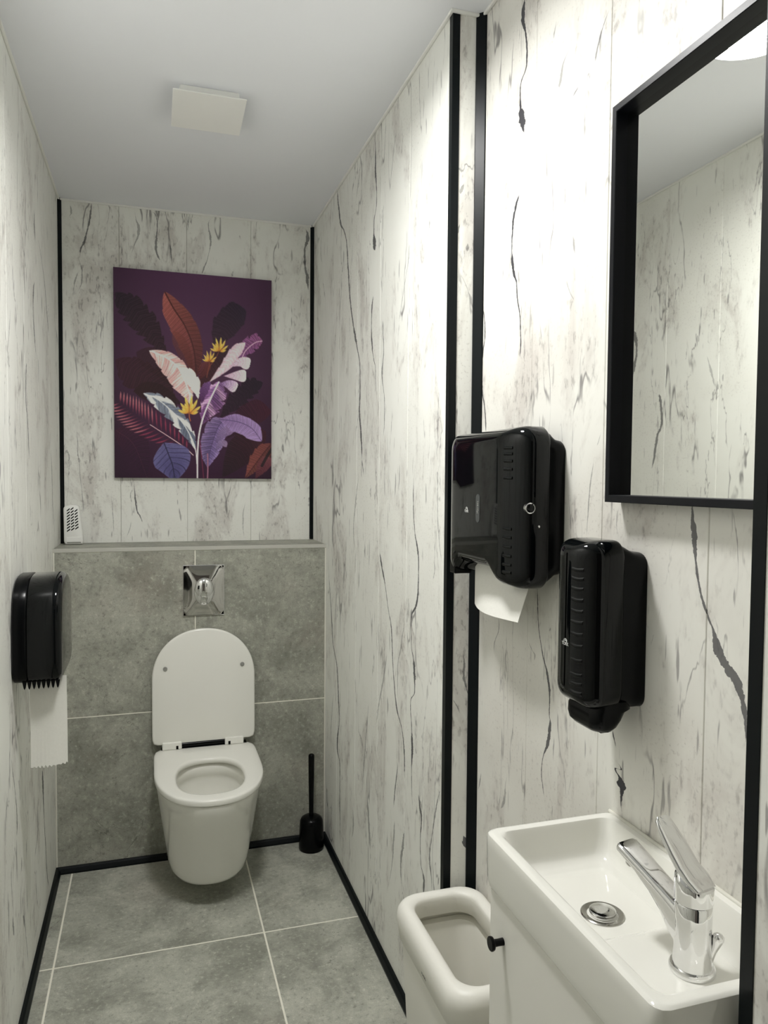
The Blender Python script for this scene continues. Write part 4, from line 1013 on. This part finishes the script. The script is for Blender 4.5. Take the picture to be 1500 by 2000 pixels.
# ================================================================== WASH BASIN
WX0, WX1, WY0, WY1, WZ = 0.4905, XB - 0.0005, 0.6210, 1.0400, 0.8605
t = empty('wash_basin', (XB, 0.83, 0.777), 'small white rectangular ceramic wash basin', 'wash basin')
NW = 160
def wr(x0, x1, y0, y1, r, z): return [(x, y, z) for x, y in dense(rrect(x0, x1, y0, y1, r, 8), NW)]
def wo(i, z, r=0.016): return wr(WX0 + i, WX1, WY0 + i, WY1 - i, r, z)
rings = [wo(0.030, 0.7765), wo(0.008, 0.7760), wo(0.003, 0.7785), wo(0.001, 0.790), wo(0.0, 0.84), wo(0.0, WZ - 0.008), wo(0.0012, WZ - 0.003), wo(0.004, WZ - 0.0006), wo(0.007, WZ)]
def wi(fx0, fx1, fy0, fy1, r, z): return wr(WX0 + fx0, WX1 - fx1, WY0 + fy0, WY1 - fy1, r, z)
rings += [wi(0.014, 0.012, 0.016, 0.014, 0.016, WZ), wi(0.0175, 0.0148, 0.0195, 0.0172, 0.017, WZ - 0.0012), wi(0.0205, 0.0165, 0.0215, 0.019, 0.018, WZ - 0.005),
          wi(0.031, 0.022, 0.025, 0.023, 0.020, WZ - 0.025), wi(0.041, 0.0275, 0.028, 0.027, 0.021, WZ - 0.042), wi(0.0465, 0.031, 0.0305, 0.0305, 0.022, WZ - 0.0505), wi(0.0525, 0.036, 0.034, 0.036, 0.022, WZ - 0.0555)]
last = wi(0.0525, 0.036, 0.034, 0.036, 0.022, 0)
ccx = (WX0 + 0.0525 + WX1 - 0.036) / 2
def bowl_z(y):
    k = min(1, max(0, (y - 0.816) / 0.012)); k = k * k * (3 - 2 * k)
    return (WZ - 0.0555) * 1.0 - 0.0085 * k
# floor strips: each ring point runs straight across to its mirror image in x, so the tap deck step stays crisp
dr_c = (0.5985, 0.880)
def fz(x, y, s_):
    return (bowl_z(y)) * 1.0
bm = BM()
add_loft(bm, rings, True, False)
bm.verts.ensure_lookup_table()
lastv = [v for v in bm.verts][-NW:]
K = 30
prev = lastv
for k in range(1, K + 1):
    s_ = 1 - k / K
    if k == K:
        cv = bm.verts.new((ccx, 0.80, bowl_z(0.80)))
        for i in range(NW): bm.faces.new((prev[i], prev[(i + 1) % NW], cv))
        break
    cur = []
    for i in range(NW):
        x = ccx + (last[i][0] - ccx) * s_; y = 0.80 + (last[i][1] - 0.80) * s_
        bl = min(1, k / 3)
        cur.append(bm.verts.new((x, y, (WZ - 0.0555) * (1 - bl) + bowl_z(y) * bl)))
    for i in range(NW): bm.faces.new((prev[i], prev[(i + 1) % NW], cur[(i + 1) % NW], cur[i]))
    prev = cur
fin('basin', bm, M['ceramic'], t, 35)
fin('sealant_bead', add_tube(BM(), [(XB - 0.003, WY0 + 0.004, WZ), (XB - 0.003, 0.8, WZ), (XB - 0.003, WY1 - 0.002, WZ)], 0.0035, 10), M['sealant'], t, 60)
# waste
zd = WZ - 0.0555 - 0.0085
dn = fin('drain_flange', add_lathe(BM(), [(0.0300, zd - 0.001), (0.0300, zd + 0.0012), (0.0285, zd + 0.0022), (0.0215, zd + 0.0008), (0.0205, zd - 0.002), (0.012, zd - 0.0025)], (dr_c[0], dr_c[1], 0), 48), M['dark_steel'], t, 40)
fin('drain_plug', add_lathe(BM(), [(0.0165, zd - 0.002), (0.0186, zd + 0.004), (0.0184, zd + 0.0062), (0.0165, zd + 0.0072), (0.006, zd + 0.0076)], (dr_c[0], dr_c[1], 0), 40), M['chrome'], dn, 40)

# ================================================================== TAP
FXc, FYc = 0.6280, 0.7350; FZ = WZ - 0.0555
t = empty('basin_tap', (FXc, FYc, FZ), 'polished chrome single-lever tap on the wash basin', 'tap')
dv = Vector((dr_c[0] - FXc, dr_c[1] - FYc, 0)).normalized()          # towards the drain
wv = Vector((dv.y, -dv.x, 0))                                          # to the right of it
FC = Vector((FXc, FYc, FZ))
fin('base_ring', add_lathe(BM(), [(0.0268, -0.0003), (0.0275, 0.002), (0.0272, 0.0055), (0.0255, 0.0078), (0.0228, 0.0082)], FC, 48), M['chrome'], t, 40)
fin('body', add_lathe(BM(), [(0.0235, 0.007), (0.0230, 0.012), (0.0222, 0.030), (0.0216, 0.055), (0.0216, 0.084), (0.0205, 0.0855)], FC, 56), M['chrome'], t, 40)
def sect(c, t_dir, w_, h_, e_=3.2, n_=36):
    t_dir = t_dir.normalized(); up = wv.cross(t_dir).normalized()
    if up.z < 0: up = -up
    out = []
    for i in range(n_):
        a = 2 * math.pi * i / n_; ca, sa = math.cos(a), math.sin(a)
        out.append(c + wv * (w_ * math.copysign(abs(ca) ** (2 / e_), ca)) + up * (h_ * math.copysign(abs(sa) ** (2 / e_), sa)))
    return out
pth = [(-0.004, 0.044, 0.0195, 0.026), (0.016, 0.056, 0.0185, 0.021), (0.032, 0.069, 0.0172, 0.0150), (0.052, 0.0815, 0.0168, 0.0105), (0.076, 0.0945, 0.0172, 0.0078), (0.096, 0.1035, 0.0175, 0.0070), (0.107, 0.1085, 0.0175, 0.0066)]
pp = [FC + dv * a + Vector((0, 0, b_)) for a, b_, _, _ in pth]
secs = []
for i, (a, b_, w_, h_) in enumerate(pth):
    td = pp[min(i + 1, len(pp) - 1)] - pp[max(i - 1, 0)]
    secs.append(sect(pp[i], td, w_, h_, 3.6))
tdl = pp[-1] - pp[-2]
secs.append(sect(pp[-1] + tdl.normalized() * 0.0035, tdl, 0.0150, 0.0052, 3.6))
sp_o = fin('spout', add_loft(BM(), secs), M['chrome'], t, 40)
ac = FC + dv * 0.0935 + Vector((0, 0, 0.0955))
fin('aerator', add_lathe(BM(), [(0.0110, 0.003), (0.0112, -0.006), (0.0102, -0.0075), (0.0098, -0.0055), (0.003, -0.005)], ac, 28), M['dark_steel'], sp_o, 40)
# lever with its round cap
bm = BM(); caps = []
for hgt, rr_, sl in ((0.0868, 0.0215, 0), (0.0872, 0.0226, 0), (0.100, 0.0228, 0.0), (0.108, 0.0228, 0.10), (0.1125, 0.0222, 0.40), (0.1150, 0.0195, 0.52), (0.1162, 0.012, 0.55), (0.1165, 0.002, 0.56)):
    ring_ = []
    for i in range(48):
        a = 2 * math.pi * i / 48
        q_ = dv * math.cos(a) * rr_ + wv * math.sin(a) * rr_
        ring_.append(FC + q_ + Vector((0, 0, hgt + sl * (math.cos(a) * rr_) * 0.9)))
    caps.append(ring_)
add_loft(bm, caps)
lv = fin('lever_cap', bm, M['chrome'], t, 40)
lp = [(-0.0175, 0.1075, 0.0165, 0.0030), (-0.004, 0.1155, 0.0200, 0.0052), (0.010, 0.1240, 0.0188, 0.0058), (0.022, 0.1365, 0.0185, 0.0055), (0.034, 0.1495, 0.0165, 0.0048), (0.0435, 0.1600, 0.0148, 0.0042), (0.0490, 0.1668, 0.0125, 0.0036), (0.0515, 0.1700, 0.0085, 0.0024)]
pp = [FC + dv * a + Vector((0, 0, b_)) for a, b_, _, _ in lp]
secs = [sect(pp[i], pp[min(i + 1, len(pp) - 1)] - pp[max(i - 1, 0)], lp[i][2], lp[i][3], 2.6) for i in range(len(lp))]
fin('lever', add_loft(BM(), secs), M['chrome'], t, 45)
r0 = FC - dv * 0.0185 + wv * 0.0105
pr = [(0.0, 0.0, 0.018, 0.0022), (0.001, -0.002, 0.030, 0.0034), (0.0035, -0.004, 0.040, 0.0052), (0.005, -0.005, 0.0465, 0.0070), (0.0058, -0.0055, 0.0505, 0.0066), (0.0062, -0.006, 0.053, 0.0035)]
fin('popup_rod', add_tube(BM(), [r0 + wv * a + dv * b_ + Vector((0, 0, c)) for a, b_, c, _ in pr], [q_[3] for q_ in pr], 18), M['chrome'], t, 50)

# ================================================================== WASTE BIN
QX0, QX1, QY0, QY1, QZ = 0.5080, 0.7165, 1.1920, 1.5560, 0.4740
t = empty('waste_bin', ((QX0 + QX1) / 2, (QY0 + QY1) / 2, 0), 'open white plastic waste bin between basin and niche corner', 'waste bin')
def qr(i, r, z): return [(x, y, z) for x, y in dense(rrect(QX0 + i, QX1 - i, QY0 + i, QY1 - i, r, 10), 140)]
body = fin('bin_body', add_loft(BM(), [qr(0.040, 0.03, 0.0005), qr(0.034, 0.035, 0.003), qr(0.030, 0.04, 0.02), qr(0.012, 0.045, QZ - 0.085), qr(0.011, 0.046, QZ - 0.070), qr(0.014, 0.045, QZ - 0.066), qr(0.028, 0.038, QZ - 0.068), qr(0.032, 0.036, QZ - 0.085), qr(0.046, 0.03, 0.05), qr(0.052, 0.03, 0.012), qr(0.090, 0.01, 0.010)]), M['bin_white'], t, 50)
fin('rim', add_loft(BM(), [qr(0.009, 0.047, QZ - 0.074), qr(0.005, 0.049, QZ - 0.072), qr(0.001, 0.052, QZ - 0.040), qr(0.0, 0.053, QZ - 0.028), qr(0.0015, 0.052, QZ - 0.016), qr(0.006, 0.050, QZ - 0.007), qr(0.012, 0.047, QZ - 0.002), qr(0.019, 0.045, QZ), qr(0.026, 0.043, QZ - 0.0015), qr(0.0315, 0.041, QZ - 0.005), qr(0.0335, 0.040, QZ - 0.008), qr(0.0342, 0.040, QZ - 0.014), qr(0.0345, 0.040, QZ - 0.045), qr(0.0330, 0.040, QZ - 0.047), qr(0.027, 0.043, QZ - 0.044), qr(0.012, 0.047, QZ - 0.060), qr(0.009, 0.047, QZ - 0.074)], False, False), M['bin_white'], t, 60)
lettering('maker_mark', 'TORK', 0.010, QX0 + 0.0030, 1.352, QZ - 0.056, M['print_grey'], t)
hx = QX1 - 0.0365
fin('lock_hole', bx(hx - 0.0015, hx + 0.003, 1.296, 1.300, QZ - 0.062, QZ - 0.046, bev=0.001), M['dark_void'], body)
